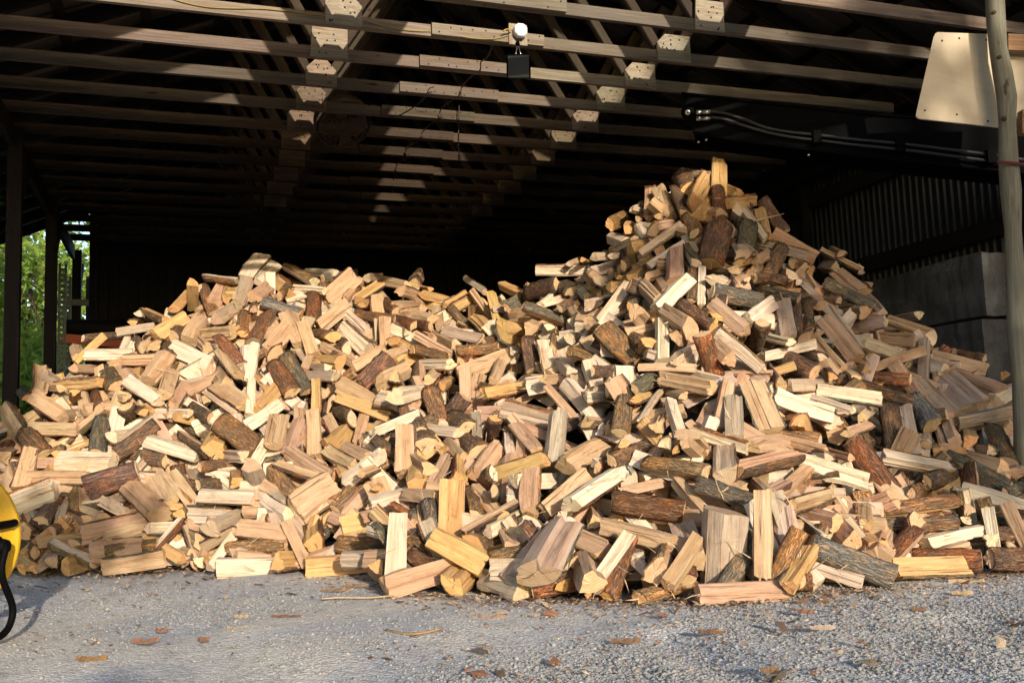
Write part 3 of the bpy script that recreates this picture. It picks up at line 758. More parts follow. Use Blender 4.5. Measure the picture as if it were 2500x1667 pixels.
ANN = """A 0 900
480 30 450 290 200 S0p;240 250 310 330 130 E2y;650 210 1150 150 150 S2y;530 215 700 225 90 S0p;390 330 720 560 200 S0p;720 540 930 530 160 S0p;1100 290 1150 480 220 B0pr;1200 20 1330 200 220 B2pd;1480 150 1820 380 170 S0w;1400 0 1560 180 160 S0p;1760 0 1700 260 200 S0p;1950 50 1880 300 180 S2p;2130 200 1990 440 200 E0k;1440 430 1560 660 200 B1pd;1500 450 1650 500 150 E2y;1720 510 2180 510 140 S0w;2010 550 2350 620 130 S1y;2200 440 2420 570 150 B0pd;90 480 280 780 190 S0p;270 720 500 1000 230 B0po;370 690 900 700 165 S0p;1190 500 770 850 150 H2pd;1180 560 1110 970 190 B0pl;1280 780 1560 760 150 S0w;1810 650 1330 1000 180 B0pd;1710 840 2280 1010 150 S2w;1480 980 1900 1060 160 B2pd;420 790 620 870 120 S2p;230 930 60 1010 150 S2p;700 850 650 980 170 E2y;690 1070 1310 1070 180 S2w;340 1240 1040 1240 170 S0p;350 980 240 1390 220 S2p;140 1100 100 1420 150 S0p;1600 1180 1000 1380 300 B2gd;1750 1170 1960 1500 260 S2p;1540 1380 1850 1680 230 S2p;640 1400 150 1590 200 S0w;2190 1120 2300 1290 220 S2g;2040 1370 2352 1370 200 B0pd;1170 1520 1440 1660 130 S0w;2090 760 2400 960 140 H0pd;1960 760 2180 900 150 S0p;1240 270 1440 340 110 E0p;860 270 860 440 130 E1y
B 500 900
530 140 510 550 130 S0w;180 60 260 190 240 E2p;30 270 360 500 150 S0w;140 230 440 420 220 S2p;780 -60 1010 280 220 B0pr;920 -150 1170 270 190 B0pl;480 680 870 420 150 S0w;820 260 620 500 180 S2y;1280 140 1285 490 120 S0y;1260 490 1280 1010 180 S2p;860 550 800 870 260 S0p;1090 600 960 960 200 E0k;160 590 640 950 300 B2po;-60 880 140 1020 150 B0pd;210 980 440 1000 150 S0w;970 950 1400 1230 210 E0k;830 1110 1280 1260 170 H0pd;720 1110 1020 1470 200 B2po;540 1110 640 1460 230 S1g;1480 1330 1050 1620 400 S0p;2040 990 1640 1290 150 S0w;2180 1060 1800 1210 130 H0pd;1950 730 2420 540 170 E1w;2290 680 2290 1200 230 S0pd;1560 180 1960 400 170 S0p;1520 340 2130 560 170 S0y;1640 680 1470 870 280 E2y;1840 560 1760 860 130 S0p;1500 500 1700 570 220 B0gd;1380 280 1520 200 170 B0pd;1200 80 1500 90 130 S0g;2200 330 2450 280 200 S0w;2120 -120 1800 180 240 B0pd;2300 30 2030 160 170 S2p;2180 100 2260 240 160 S1p;1500 1000 1600 1230 190 E2y;1420 960 1720 1120 150 S0p;1620 900 1880 1030 120 S0p;1840 1290 1500 1640 220 B0po;2050 1260 1970 1370 130 E2y;-40 1470 580 1490 180 S2w;640 1520 960 1700 150 S0w;700 1330 910 1550 110 S2g;330 1200 360 1300 190 E2y;-80 1330 340 1310 110 B0pd;-60 1120 420 1090 110 B0po
C 1000 900
620 20 640 500 170 S2k;560 70 1120 -150 210 S0p;850 300 1310 220 150 S1y;1080 450 1760 620 220 S0g;1720 540 1660 1120 220 S0g;1570 200 2000 690 160 E0k;1800 150 2190 610 230 E0w;2040 -70 2220 450 160 S2w;1780 110 1540 120 130 S2p;230 240 350 620 220 B0po;480 560 650 690 280 B2pd;190 690 560 740 130 S0w;990 560 940 840 200 B1yd;1150 790 1190 1080 130 S0w;1250 690 1480 960 160 S0k;650 820 790 960 260 T2pd;150 760 190 880 300 E2p;990 920 760 1230 250 S0k;760 1360 970 1210 220 B2wd;1560 1050 1040 1230 180 S1y;2270 860 1790 1110 250 S2p;1200 1280 1640 1270 190 S0w;1410 1210 1400 1650 260 S0p;490 1320 470 2000 290 S2y;2020 1230 1560 1640 230 S2p;2400 1200 1860 1560 200 S0w;570 1060 560 1290 250 E0y;420 1030 230 1370 170 E0k;80 1160 90 1380 220 S0y;20 1010 220 1150 200 S0p;-20 1440 330 1490 170 S0p;960 1400 970 1560 190 B1pl;1170 1350 1180 1520 120 S0w;690 1420 760 1700 200 T0po;2330 560 2300 690 200 E2p;2352 1010 2150 1130 170 B0pr;770 520 790 820 120 S0g;1000 520 1140 680 160 E2p;480 870 360 950 90 E2y;440 830 620 1020 140 S0k;300 40 220 130 200 E2p;500 120 380 200 130 E2y;120 240 60 440 150 S0p;40 520 120 720 180 B0pd
D 1500 900
600 120 1120 220 190 S2p;560 60 230 240 190 B2pl;420 280 250 350 180 E2y;530 260 300 600 130 E2w;600 260 800 310 150 E2p;630 370 750 740 170 E0w;1290 170 1170 690 220 E2p;1580 180 1800 700 330 S2k;1830 340 2480 560 220 S0w;2130 600 2200 800 240 E1y;130 330 60 740 210 B0po;560 560 490 660 230 E2p;900 720 1530 920 150 S0w;830 790 1050 1000 260 S1p;1250 840 1270 1250 280 S2gr;350 1090 1060 1190 230 T0po;1390 1170 2080 1020 250 H0kd;40 920 110 860 170 E2y;400 900 -40 1060 190 B0pd;700 960 580 850 180 E2w;760 860 710 930 110 E2y;20 1110 180 1340 230 S0w;60 1420 600 1300 130 S0k;740 1320 1080 1720 180 E0pd;940 1330 1720 1600 270 T2pl;1640 1320 1810 1490 170 S0p;2290 1090 1900 1450 210 E0p;2420 1460 2020 1580 200 S0p;1570 880 1920 830 160 S1p;1920 810 2420 940 130 S0p;2100 990 2460 1020 130 S0w;-20 1520 790 1640 270 B2pr;-60 1830 700 2020 250 S2p;1380 360 1390 800 220 S0g;1800 30 1920 190 230 B2pd;1880 -160 2300 60 260 B0pd;1000 -400 1170 110 220 B1pr;2000 200 2420 190 140 S0g
E 2000 900
60 260 710 350 170 S0w;200 120 1040 400 170 B2pd;1150 200 1490 560 250 S2g;1450 140 1770 430 400 S2g;1080 380 1300 660 270 B2ps;800 440 880 960 230 B0pd;980 470 1100 1010 170 S0w;1560 640 2290 490 190 S0g;1430 640 1520 900 220 S2p;1700 740 1730 830 220 E2y;1450 900 1600 960 200 E2y;1280 880 1350 950 170 E2y;370 830 830 1440 260 B2kr;-200 1030 560 1270 230 S2w;740 1010 1500 1150 190 E1w;1450 1000 2180 1370 170 B0pl;1680 1030 2110 1160 220 S2p;2000 720 2190 1110 260 T0gd;2352 200 2010 380 170 S0w;1650 100 2080 280 180 S0k;600 480 490 560 170 E2p;560 650 330 740 190 E2p;1540 1180 1230 1310 200 B0pd;1640 1380 2420 1640 190 S0w;-120 450 170 620 200 S2w;-60 330 390 480 90 S0w;680 1650 1570 1520 240 T0yo;1220 1380 1060 1440 200 B2po;500 1420 540 1780 160 S0p;180 1330 80 1480 250 S2p;2300 1100 2260 1200 230 E2p;1700 920 1970 940 120 S0g;-40 900 360 1020 110 S0k;500 90 1050 130 160 B0pr;1240 740 1220 870 150 E2p
F 0 1180
950 600 1680 430 250 S1kr;1080 870 770 950 250 S2y;1180 990 1840 890 200 S1p;1200 790 1780 720 170 B1yo;1680 640 2090 880 140 S2y;1700 510 2170 500 130 S0w;440 660 900 600 150 S0p;930 640 850 690 160 E2p;860 290 1170 410 160 S0p;700 760 600 900 190 E2g;520 900 420 940 190 E2y;330 860 260 930 170 E2y;260 540 420 520 160 S0k;380 310 460 430 130 S0g;680 200 480 430 200 B0pd;760 220 700 420 110 S0g;600 540 880 430 120 B0pd;2150 260 2070 350 150 E2y;2230 350 2240 470 130 E2y;2200 560 2030 620 110 E2y;2150 600 2330 680 160 S0p;2000 740 2190 790 130 E2p;2352 780 2240 880 150 E2p;300 640 420 800 200 B0pd;2290 80 2310 220 110 S0w
G 500 1180
150 930 840 900 230 S1w;840 930 1180 920 220 S0y;1160 960 1940 900 240 S1y;1580 500 2220 350 260 S1y;1520 690 2170 770 220 B0po;1910 530 2400 660 170 S0w;1250 480 1260 700 340 E2yr;420 530 1010 600 230 S0p;60 520 400 380 190 S1g;0 730 350 540 120 S0p;230 750 930 700 150 B0po;1150 220 950 450 190 S0w;-60 900 110 890 120 S0w;1980 960 2260 930 170 S1y;1960 100 1900 290 170 E0k;2352 360 2260 430 150 E2y;40 300 60 480 120 S0p
H 1000 1180
-280 1180 440 960 270 S1k;-100 880 450 890 130 S0p;720 960 500 1190 360 E2y;870 1090 1300 1230 260 S2g;960 990 1840 980 260 S0w;920 850 1780 740 190 B0po;1100 520 1220 770 280 S0p;950 700 720 690 240 T2yo;620 560 1230 230 150 H0kd;900 560 1340 320 170 S0w;220 220 320 800 200 B0pl;1250 600 1400 470 330 E2w;1640 520 2230 810 270 S0k;2100 300 2140 450 230 E2p;1750 380 2110 240 160 H0wo;1960 980 1760 1180 220 E2y;2210 960 2040 1230 180 E2y;2480 720 2260 1300 230 B2oo;60 340 50 470 200 E2p;80 560 50 680 220 E2y;1920 800 1900 920 180 E0p
I 1500 1180
960 1270 1950 1220 210 S1k;1250 320 1210 1150 380 S1g;270 1250 900 1090 190 T1yo;1500 720 2010 1150 270 E2k;1870 190 2100 880 330 E2g;780 450 930 880 300 S2g;560 760 480 1000 260 S0p;200 850 440 1090 130 S0w;2330 1150 2140 1190 230 B2pr;1480 420 1700 800 200 B0pl;1600 450 1930 950 150 S0g;2060 260 2480 160 190 H0pd;2120 400 2400 620 120 H0wl
J 2000 1180
-100 730 850 1110 300 B2ys;830 960 1640 940 270 S0yd;480 600 690 780 220 S2y;120 380 400 680 270 S2k;1120 430 940 720 270 T1pd;1220 690 1870 540 140 S0w;650 480 1580 440 130 B0gd;1900 700 1980 640 200 E2w;2100 690 2200 720 90 E2g;1960 930 2600 920 280 B1gd;1770 290 2400 400 180 B0pd;1580 230 1720 300 130 S0g;1780 400 1680 420 100 E2w;2352 60 2120 130 200 B0pl;1780 450 2352 480 130 B0pl
K 0 600
980 1250 1520 1240 130 S0w;1400 1310 1880 1290 150 S1p;840 1410 1140 1420 130 S1k;1160 1060 860 1330 90 S0y;950 1060 1340 1030 90 B1wd;1350 1000 1780 930 110 S0g;1780 1030 2120 820 170 S0y;1660 760 1920 880 150 H0yd;2140 560 2000 720 180 E2y;2210 430 2220 700 150 S1y;2250 500 2352 640 200 B1gd;2320 860 2160 1110 160 S0p;1990 1180 2420 1380 220 S0w;1540 1080 1640 1170 180 B2gd;1850 1080 1780 1150 210 E2p;1940 1050 1940 1280 170 B0pd;2200 880 2000 1040 180 B0pd;1900 1280 1700 1560 190 S0p;2020 1370 1930 1560 170 S0y;1620 860 1530 890 130 E2y;1700 830 1590 780 120 E2w;2250 1060 2400 1180 150 S0p;860 1180 900 1300 120 S0p
L 500 600
660 120 470 360 220 S0w;820 210 600 400 190 S0w;930 240 1260 420 170 T0wo;0 360 370 400 110 H0wo;480 420 390 680 220 E2g;220 450 110 650 190 S0k;300 480 250 620 150 E2y;-20 470 110 780 150 B0pr;330 730 130 850 170 S2g;660 660 1110 790 170 T0ys;1250 550 1230 900 180 B0pr;1620 660 1300 920 180 S2p;1590 950 1880 1220 210 S0w;1640 770 1880 1010 170 S2w;2060 840 2070 1210 150 S0p;750 790 560 1120 250 T2gr;950 960 710 1230 210 S2p;940 800 1110 1160 170 S2p;1140 890 1260 1260 160 S2p;1250 1010 1480 1050 190 T2yo;1560 1120 1640 1190 220 B2wd;150 1060 440 1380 180 T0wr;200 1230 390 1490 130 S0p;580 1150 510 1560 110 S0w;470 780 430 1020 170 B2yo;0 1010 330 990 160 S2p;1720 340 1400 620 250 S0p;1800 400 1620 610 120 E0k;2010 460 1760 620 130 S0y;1350 380 1740 310 110 B0pl;1860 370 2010 360 110 S0g;2040 410 2320 460 130 S0p;1030 490 1380 520 90 S0w;1720 780 2180 850 120 B0pr;2060 650 2190 760 150 B0pr;1880 580 1800 680 130 E2y;1270 1310 1550 1350 130 S2y;1230 1380 1410 1400 100 S0w;2060 1200 1700 1400 150 S2p;960 460 850 580 140 B0po;720 490 570 600 170 S0k;2180 850 2400 920 150 B0pr;2180 900 2320 1000 90 S0w;2170 1090 2370 1220 120 S1y;600 650 560 730 140 E2p;2210 720 2420 690 140 S0k;2250 520 2420 580 140 S1p;1180 300 1500 310 90 S0w
M 1000 600
1450 280 2060 280 140 S0w;1330 560 1700 450 210 B0pd;1310 610 1120 720 190 B0pl;1750 470 1870 530 200 T2pd;1310 700 1800 880 190 T2kl;2340 600 2060 680 170 H2wd;1980 600 1720 720 120 B0pd;1520 680 1800 600 110 S0w;2180 750 1990 1120 170 E2wd;2200 950 2620 1330 280 B0po;1830 1220 2352 1380 180 T1yo;1530 1130 1600 1470 170 S0w;1480 900 1390 950 220 E2p;1300 1020 1080 960 190 S2y;1600 930 1560 1080 170 E1w;1950 1000 1830 1070 190 E2w;1350 1080 1430 1450 200 B0pd;530 1210 1020 1170 130 B0po;400 980 840 1080 130 S0g;80 1020 490 1250 120 S0k;20 1190 400 1290 150 T1yo;720 520 950 840 90 S0p;480 740 740 600 140 S0y;940 560 1020 880 110 S0y;1050 450 1320 570 130 E0y;460 700 710 980 110 B0pd;150 560 410 620 120 S1y;100 330 40 450 150 S0p;120 470 240 500 90 E2y;640 560 400 690 70 S0y;300 720 330 910 120 S0p;-20 760 260 850 120 S0k;-20 900 240 930 130 B0pr;60 590 120 720 150 S0p;780 860 890 960 150 S0y;330 1060 520 1150 120 S0p;1080 1060 860 1110 110 B0pd;1230 1250 1190 1330 90 E2w;640 380 860 530 70 S0g;2170 400 2352 400 110 S1w;2000 360 2100 440 120 E2p;2060 500 2180 560 110 E2y;1950 500 2050 580 110 S0w;1870 720 1990 900 130 E0p;1650 1040 1640 1180 130 B0po;1720 1350 1860 1450 140 S0w;2100 1450 2400 1430 120 B0pd;740 1280 600 1350 120 B0pr;130 1370 470 1370 130 S0w;1050 1350 960 1560 130 S0p;2120 140 2400 130 100 S0g;2080 300 2400 200 110 S0w;2070 200 1990 160 100 E2y;1820 210 1940 160 70 S0w
N 1500 600
170 440 -180 900 170 E0w;550 880 550 1340 170 S0w;850 400 500 750 190 S0w;1210 -220 1100 210 340 B2yd;780 -245 310 95 130 E0w;800 -40 390 230 150 E0w;700 90 700 430 180 S0k;900 260 890 630 120 B0pd;1000 260 990 680 95 S0w;1110 530 1680 640 210 B1gl;1620 500 2120 610 130 B0gl;1790 650 1520 850 200 S0w;1920 660 2000 1070 200 S0gr;2060 650 2110 1070 130 B0pd;2200 650 2240 980 170 B0pd;1150 680 1500 980 180 S0ko;770 700 1150 950 260 B2yd;1060 760 1180 830 170 E2y;1700 880 1600 1170 200 B1pd;1500 930 1480 1110 120 S1y;1220 1020 1700 1420 160 S2w;720 1040 920 1010 200 S0k;1080 1080 1330 1300 200 S0k;320 1400 930 1410 110 S2p;1700 1270 2280 1120 130 S0w;1730 1040 2020 1110 80 S0w;350 480 510 640 150 S0p;330 630 170 710 140 B2yl;240 760 430 1010 200 S1p;380 780 480 860 130 E0y;580 780 880 980 190 S0k;60 980 320 1120 170 B0pd;270 1240 390 1100 130 S2y;380 360 630 310 140 E1p;300 270 220 380 180 E2y;100 230 270 120 160 B0pd;120 190 70 270 130 E2k;20 330 60 360 90 E2y;1930 20 1770 340 180 B0pd;1640 -40 2220 110 130 S0g;1830 -140 2310 140 170 S2k;1460 200 1370 280 170 E2p;1680 260 1570 310 150 E2p;1760 80 1640 180 160 E2p;1400 20 1470 110 150 S2g;1420 200 1590 170 100 S0y;1490 340 1530 400 110 E2w;1360 340 1430 500 150 B0pl;1140 400 1300 420 130 S1w;1620 370 1960 400 90 B0pd;2020 350 2110 420 110 E2w;1900 290 2030 330 110 S0w;2150 210 2040 200 150 E2p;2260 260 2240 320 140 E2y;2130 390 2370 620 90 S0w;2190 540 2380 690 110 S0k;2280 1000 2180 1060 200 E2p;2220 1240 2380 1270 110 S0w;820 20 930 200 130 S0w;530 420 600 540 120 S0k;870 1210 690 1340 100 S0w;2330 880 2352 1000 100 S0k
O 2000 600
70 880 420 1310 220 S2k;-40 1080 270 1430 190 S2p;120 720 470 1180 170 E2g;770 840 1280 1010 140 S0p;360 960 760 870 150 S2g;920 830 1150 790 110 S2w;640 1070 1100 1100 160 S2p;470 1100 830 1230 150 S0w;620 1410 1200 1210 120 S0p;1220 1080 1200 1540 150 E0g;1280 1270 1910 1430 180 S2k;300 780 520 760 150 S2p;60 420 620 700 140 B2pl;230 320 490 540 140 S2k;20 60 480 290 120 H0pd;150 40 250 90 150 E0p;40 240 190 250 170 E2g;480 300 460 240 80 S0w;480 450 560 530 130 E2p;-20 640 170 800 110 S0w;60 1430 150 1500 150 E2y;420 1370 540 1420 130 E2y;300 1440 420 1530 130 S0p;1560 1380 1440 1500 170 S0p;580 600 730 760 110 S0w;1500 1240 1900 1300 110 B0pd;2160 1480 2110 1500 90 E2y;1300 1400 1340 1530 90 E0p
P 1500 380
1210 110 1200 470 170 S0y;1190 360 1210 790 165 B0pr;770 220 860 380 210 T2yd;1060 310 930 540 190 S0y;425 380 400 720 140 S0p;530 400 660 690 170 S0p;700 400 810 680 180 T0pd;220 620 300 560 130 E1w;830 690 980 980 180 B0po;1080 530 960 690 150 S0y;1200 330 1420 430 110 S0y;1290 540 1590 510 130 S0y;1410 620 1370 810 190 E1w;1480 640 1730 960 90 S0w;1540 780 1500 1070 230 B0gl;1680 640 1740 920 130 S0y;1690 510 1960 880 150 B0gd;1400 1000 1450 1110 150 E2g;-60 800 120 720 190 B0yo;200 790 150 850 150 E2y;280 830 380 1010 100 S0w;270 810 460 830 90 S0w;450 850 680 820 130 S0k;0 1080 240 980 120 S2g;-30 940 140 1000 120 S0w;570 700 500 700 110 E2p;330 690 270 740 90 E2p;1020 740 1110 770 110 E2y;830 950 930 1160 130 S0g;-40 1150 160 1130 80 S0w;870 230 1110 240 110 S0g;870 250 990 270 50 S0y"""

TONE = {'p': (0.540, 0.388, 0.248), 'w': (0.705, 0.600, 0.475), 'y': (0.595, 0.395, 0.185), 'k': (0.525, 0.360, 0.248), 'g': (0.455, 0.372, 0.288), 'o': (0.57, 0.36, 0.16)}
ENDT = {'p': (0.545, 0.388, 0.232), 'w': (0.64, 0.525, 0.38), 'y': (0.565, 0.350, 0.155), 'k': (0.52, 0.355, 0.215), 'g': (0.47, 0.365, 0.25), 'o': (0.55, 0.32, 0.11)}
BARKT = {'d': (0.265, 0.188, 0.130), 'r': (0.310, 0.165, 0.098), 'o': (0.390, 0.255, 0.140), 'l': (0.255, 0.235, 0.180), 's': (0.370, 0.385, 0.350)}

CAMP = np.array([0, 0, CAM_H])


class Log:
    pass


def read_logs():
    out = []
    tile = None
    for line in ANN.strip().split('\n'):
        if ';' not in line:
            p = line.split(); tile = (float(p[1]), float(p[2])); continue
        for e in line.split(';'):
            p = e.split(); q = [float(t) for t in p[:5]]; code = p[5]
            L = Log(); sc = 500.0 / 2352.0
            L.a = (tile[0] + q[0] * sc, tile[1] + q[1] * sc); L.b = (tile[0] + q[2] * sc, tile[1] + q[3] * sc)
            L.wpx = q[4] * sc; L.kind = code[0]; L.end = int(code[1]); L.tone = code[2]; L.bark = code[3] if len(code) > 3 else None
            out.append(L)
    return out


def solve(L, g):
    """put the two end points of a piece of wood on the heap, at a real length of about 0.4 m"""
    cx, cy = (L.a[0] + L.b[0]) / 2, (L.a[1] + L.b[1]) / 2
    Yc = heap_depth(cx, cy)
    C = np.array(at_depth(cx, cy, Yc))
    mpp = Yc / FOCAL
    L.w = float(np.clip(L.wpx * mpp * 0.89, 0.05, 0.25))
    want = float(np.clip(g.normal(0.392, 0.026), 0.33, 0.46))
    plen = math.hypot(L.a[0] - L.b[0], L.a[1] - L.b[1]) * mpp
    A = np.array(at_depth(*L.a, heap_depth(*L.a))); B = np.array(at_depth(*L.b, heap_depth(*L.b)))
    t3 = np.linalg.norm(B - A)
    if L.end == 0 and 0.34 <= t3 <= 0.50 and abs(A[1] - B[1]) < 0.34:
        L.P1, L.P2 = A, B
    else:
        ln = max(want, min(plen * 1.02, 0.52))
        dy = math.sqrt(max(ln * ln - min(plen, ln) ** 2, 0.0))
        near = L.end
        if near == 0: near = 1 if L.a[1] > L.b[1] else 2
        dy = min(dy, 0.40)
        # the visible end lies on the surface, the other runs back into the heap
        n_px, f_px = (L.a, L.b) if near == 1 else (L.b, L.a)
        if L.end == 0: Yn = Yc - dy * 0.25
        else: Yn = Yc - min(dy * 0.3, 0.06)
        N = np.array(at_depth(*n_px, Yn)); Fp = np.array(at_depth(*f_px, Yn + dy))
        L.P1, L.P2 = (N, Fp) if near == 1 else (Fp, N)
        d = L.P2 - L.P1; n_ = np.linalg.norm(d)
        if n_ < want:     # lengthen away from the seen end
            ext = d / n_ * (want - n_)
            if near == 1: L.P2 = L.P2 + ext
            else: L.P1 = L.P1 - ext
    L.full = min(plen / 0.38, 1.0)
    return L


def shape(L, g):
    """cross-section: radius, half angle of the sector, which way the bark looks"""
    k = L.kind
    L.trunc = 0.0
    L.hasbark = True
    if k == 'B':
        L.alpha = math.radians(g.uniform(52, 74)); L.R = L.w / (2 * math.sin(L.alpha)) * 1.03; beta = g.normal(0, 13)
    elif k == 'S':
        half = L.w > 0.135 and g.random() < 0.6
        if half:
            L.alpha = math.radians(g.uniform(80, 90)); L.R = L.w / 2 * 1.03
        else:
            L.alpha = math.radians(g.uniform(27, 44)); L.R = L.w * g.uniform(1.0, 1.12)
            if g.random() < 0.55: L.trunc = g.uniform(0.2, 0.45); L.R = L.w / (1 - L.trunc * 0.8)
        sg = -1 if (L.bark or g.random() < 0.6) else 1
        beta = sg * (math.degrees(L.alpha) + 90) + g.normal(6 * -sg, 12)
        L.hasbark = bool(L.bark) or g.random() < 0.38
    elif k == 'T':
        L.alpha = math.radians(g.uniform(42, 58)); L.R = L.w / 1.25; beta = 62 + g.normal(0, 8)
    elif k == 'H':
        L.alpha = math.radians(g.uniform(42, 58)); L.R = L.w / 1.15; beta = -78 + g.normal(0, 8)
    else:
        L.alpha = math.radians(g.uniform(34, 52)); L.R = L.w / (2 * math.sin(L.alpha)) * 1.02
        beta = (180 + g.normal(0, 28)) if L.end == 0 else g.choice([-115, 180, 130, -90, 90]) + g.normal(0, 18)
        L.hasbark = g.random() < 0.5
    L.R = float(np.clip(L.R, 0.045, 0.22))
    L.beta = math.radians(beta)
    if L.bark is None: L.bark = g.choice(list('dddrrool'))
    L.seed = g.random()
    return L


def frame(L):
    d = L.P2 - L.P1; n_ = np.linalg.norm(d); e = d / n_; mid = (L.P1 + L.P2) / 2
    c = CAMP - mid; c = c / np.linalg.norm(c)
    c2 = c - e * np.dot(c, e)
    if np.linalg.norm(c2) < 0.35:      # seen end-on: use the upward direction instead
        z = np.array([0, 0, 1.0]); u = z - e * np.dot(z, e); u /= np.linalg.norm(u); c2 = np.cross(u, e)
        if np.dot(c2, c) < 0: c2 = -c2
    c2 /= np.linalg.norm(c2)
    u = np.cross(e, c2)
    if u[2] < -1e-6: u = -u
    x = math.cos(L.beta) * c2 + math.sin(L.beta) * u        # towards the bark
    y = np.cross(e, x)
    return mid, n_, e, x, y


def log_geo(L, fine=True):
    """returns wood (v, f, mat, lco, tint, smooth) and bark the same or None"""
    g = np.random.default_rng(int(L.seed * 1e9))
    mid, ln, e, x, y = frame(L)
    R, al = L.R, L.alpha
    nf, na, ns = (5, 7, 8) if fine else (3, 5, 4)
    r0 = max(L.trunc, 0.05)
    prof = [(R * (r0 + (1 - r0) * i / nf), -al) for i in range(nf)]
    arc = [(R, -al + 2 * al * i / na) for i in range(na + 1)]
    back = [(R * (r0 + (1 - r0) * (nf - 1 - i) / nf), al) for i in range(nf)]
    pol = prof + arc + back
    if L.trunc == 0.0: pol = pol[:-1]
    xy = np.array([(r * math.cos(t), r * math.sin(t)) for r, t in pol])
    n = len(xy); nfa, nar = len(prof), len(arc)
    isarc = np.zeros(n, bool); isarc[nfa:nfa + nar] = True
    jit = g.normal(0, (0.055 if g.random() < 0.35 else 0.026) * R, (n, 2)); jit[isarc] *= 0.5
    cen = xy.mean(axis=0)
    st = np.linspace(-0.5, 0.5, ns)
    bend = g.normal(0, 0.0025, 2) * (3.0 if g.random() < 0.12 else 1.0); twist = g.normal(0, 0.07); taper = g.normal(0, 0.05)
    ph = g.uniform(0, 6.28, n); am = np.abs(g.normal(0, 0.020 * R, n)); am[isarc] *= 0.5; fr = g.uniform(0.6, 1.6, n)
    knob = g.random() < 0.16; kz, ka, ki = g.uniform(-0.3, 0.3), g.uniform(0.08, 0.2) * R, g.integers(0, n)
    rings = []
    for i, t in enumerate(st):
        q = xy + jit
        w = am * np.sin(ph + fr * t * 6.28)
        dirn = (xy - cen); dirn = dirn / (np.linalg.norm(dirn, axis=1)[:, None] + 1e-6)
        q = q + dirn * w[:, None]
        if knob:
            dist = np.linalg.norm(xy - xy[ki], axis=1) / R
            q = q + dirn * (ka * np.exp(-(dist / 0.35) ** 2) * math.exp(-((t - kz) / 0.13) ** 2))[:, None]
        q = cen + (q - cen) * (1 + taper * t * 2)
        ct, sn = math.cos(twist * t), math.sin(twist * t)
        q = np.stack([q[:, 0] * ct - q[:, 1] * sn, q[:, 0] * sn + q[:, 1] * ct], 1)
        rings.append(q + bend * (4 * t * t - 0.6))
    rings = np.array(rings)                      # ns, n, 2
    tilt = g.normal(0, 0.055, (2, 2))
    zz = np.repeat((st * ln)[:, None], n, 1)
    wgt = np.clip((np.abs(st) - 0.3) / 0.2, 0, 1)
    for i, t in enumerate(st):
        tl = tilt[0 if t < 0 else 1]
        zz[i] += wgt[i] * ((rings[i] - cen) @ tl)
    # a few torn fibres on the ends
    rag = np.where(~isarc, np.abs(g.normal(0, 0.006, n)), 0)
    zz[0] -= rag; zz[-1] += np.roll(rag, 3)

    def to_world(q, z):
        return mid + np.outer(q[:, 0] - cen[0], x) + np.outer(q[:, 1] - cen[1], y) + np.outer(z, e)
    V = np.concatenate([to_world(rings[i], zz[i]) for i in range(ns)])
    LC = np.concatenate([np.column_stack([rings[i], zz[i]]) for i in range(ns)])
    tn = np.array(TONE[L.tone]) * (1 + g.normal(0, 0.055)) * (1 + g.normal(0, 0.025, 3))
    en = np.array(ENDT[L.tone]) * (1 + g.normal(0, 0.08)) * (1 + g.normal(0, 0.03, 3))
    tint = np.tile(np.append(np.clip(tn, 0.02, 0.9), L.seed), (len(V), 1))
    F, Mt = [], []
    for i in range(ns - 1):
        for k in range(n):
            k2 = (k + 1) % n
            F.append((i * n + k, i * n + k2, (i + 1) * n + k2, (i + 1) * n + k)); Mt.append(0)
    capv, capl = [], []
    base = len(V)
    for ei, i in enumerate((0, ns - 1)):
        cz = zz[i].mean(); cq = rings[i].mean(axis=0)
        ring_v = to_world(rings[i], zz[i]); cv = to_world(cq[None], np.array([cz]))
        capv += [ring_v, cv]; capl += [np.column_stack([rings[i], zz[i]]), np.array([[cq[0], cq[1], cz]])]
        o = base + ei * (n + 1)
        for k in range(n):
            k2 = (k + 1) % n
            F.append((o + k2, o + k, o + n) if ei == 0 else (o + k, o + k2, o + n)); Mt.append(1)
    V = np.concatenate([V] + capv); LC = np.concatenate([LC] + capl)
    tint = np.concatenate([tint, np.tile(np.append(np.clip(en, 0.02, 0.9), L.seed), (2 * (n + 1), 1))])
    wood = (V, F, Mt, LC, tint, [False] * len(F))
    bark = None
    if L.hasbark:
        th = g.uniform(0.006, 0.013) * (0.7 + R * 3)
        a0, a1 = nfa, nfa + nar
        inset = g.uniform(-0.004, 0.012, 2)
        bn = g.normal(0, 0.33 * th, (ns, nar))
        vo, lo = [], []
        for i in range(ns):
            q = rings[i][a0:a1]; rad = q / (np.linalg.norm(q, axis=1)[:, None] + 1e-6)
            z = zz[i][a0:a1].copy()
            if i == 0: z += inset[0]
            if i == ns - 1: z -= inset[1]
            inn = q - rad * 0.003; out = q + rad * (th + bn[i])[:, None]
            vo.append((to_world(inn, z), to_world(out, z))); lo.append((np.column_stack([inn, z]), np.column_stack([out, z])))
        V2 = np.concatenate([p[0] for p in vo] + [p[1] for p in vo]); L2 = np.concatenate([p[0] for p in lo] + [p[1] for p in lo])
        off = ns * nar; F2, S2 = [], []
        for i in range(ns - 1):
            for k in range(nar - 1):
                F2.append((off + i * nar + k, off + i * nar + k + 1, off + (i + 1) * nar + k + 1, off + (i + 1) * nar + k)); S2.append(True)
            F2.append((i * nar, off + i * nar, off + (i + 1) * nar, (i + 1) * nar)); S2.append(False)
            k = nar - 1
            F2.append((off + i * nar + k, i * nar + k, (i + 1) * nar + k, off + (i + 1) * nar + k)); S2.append(False)
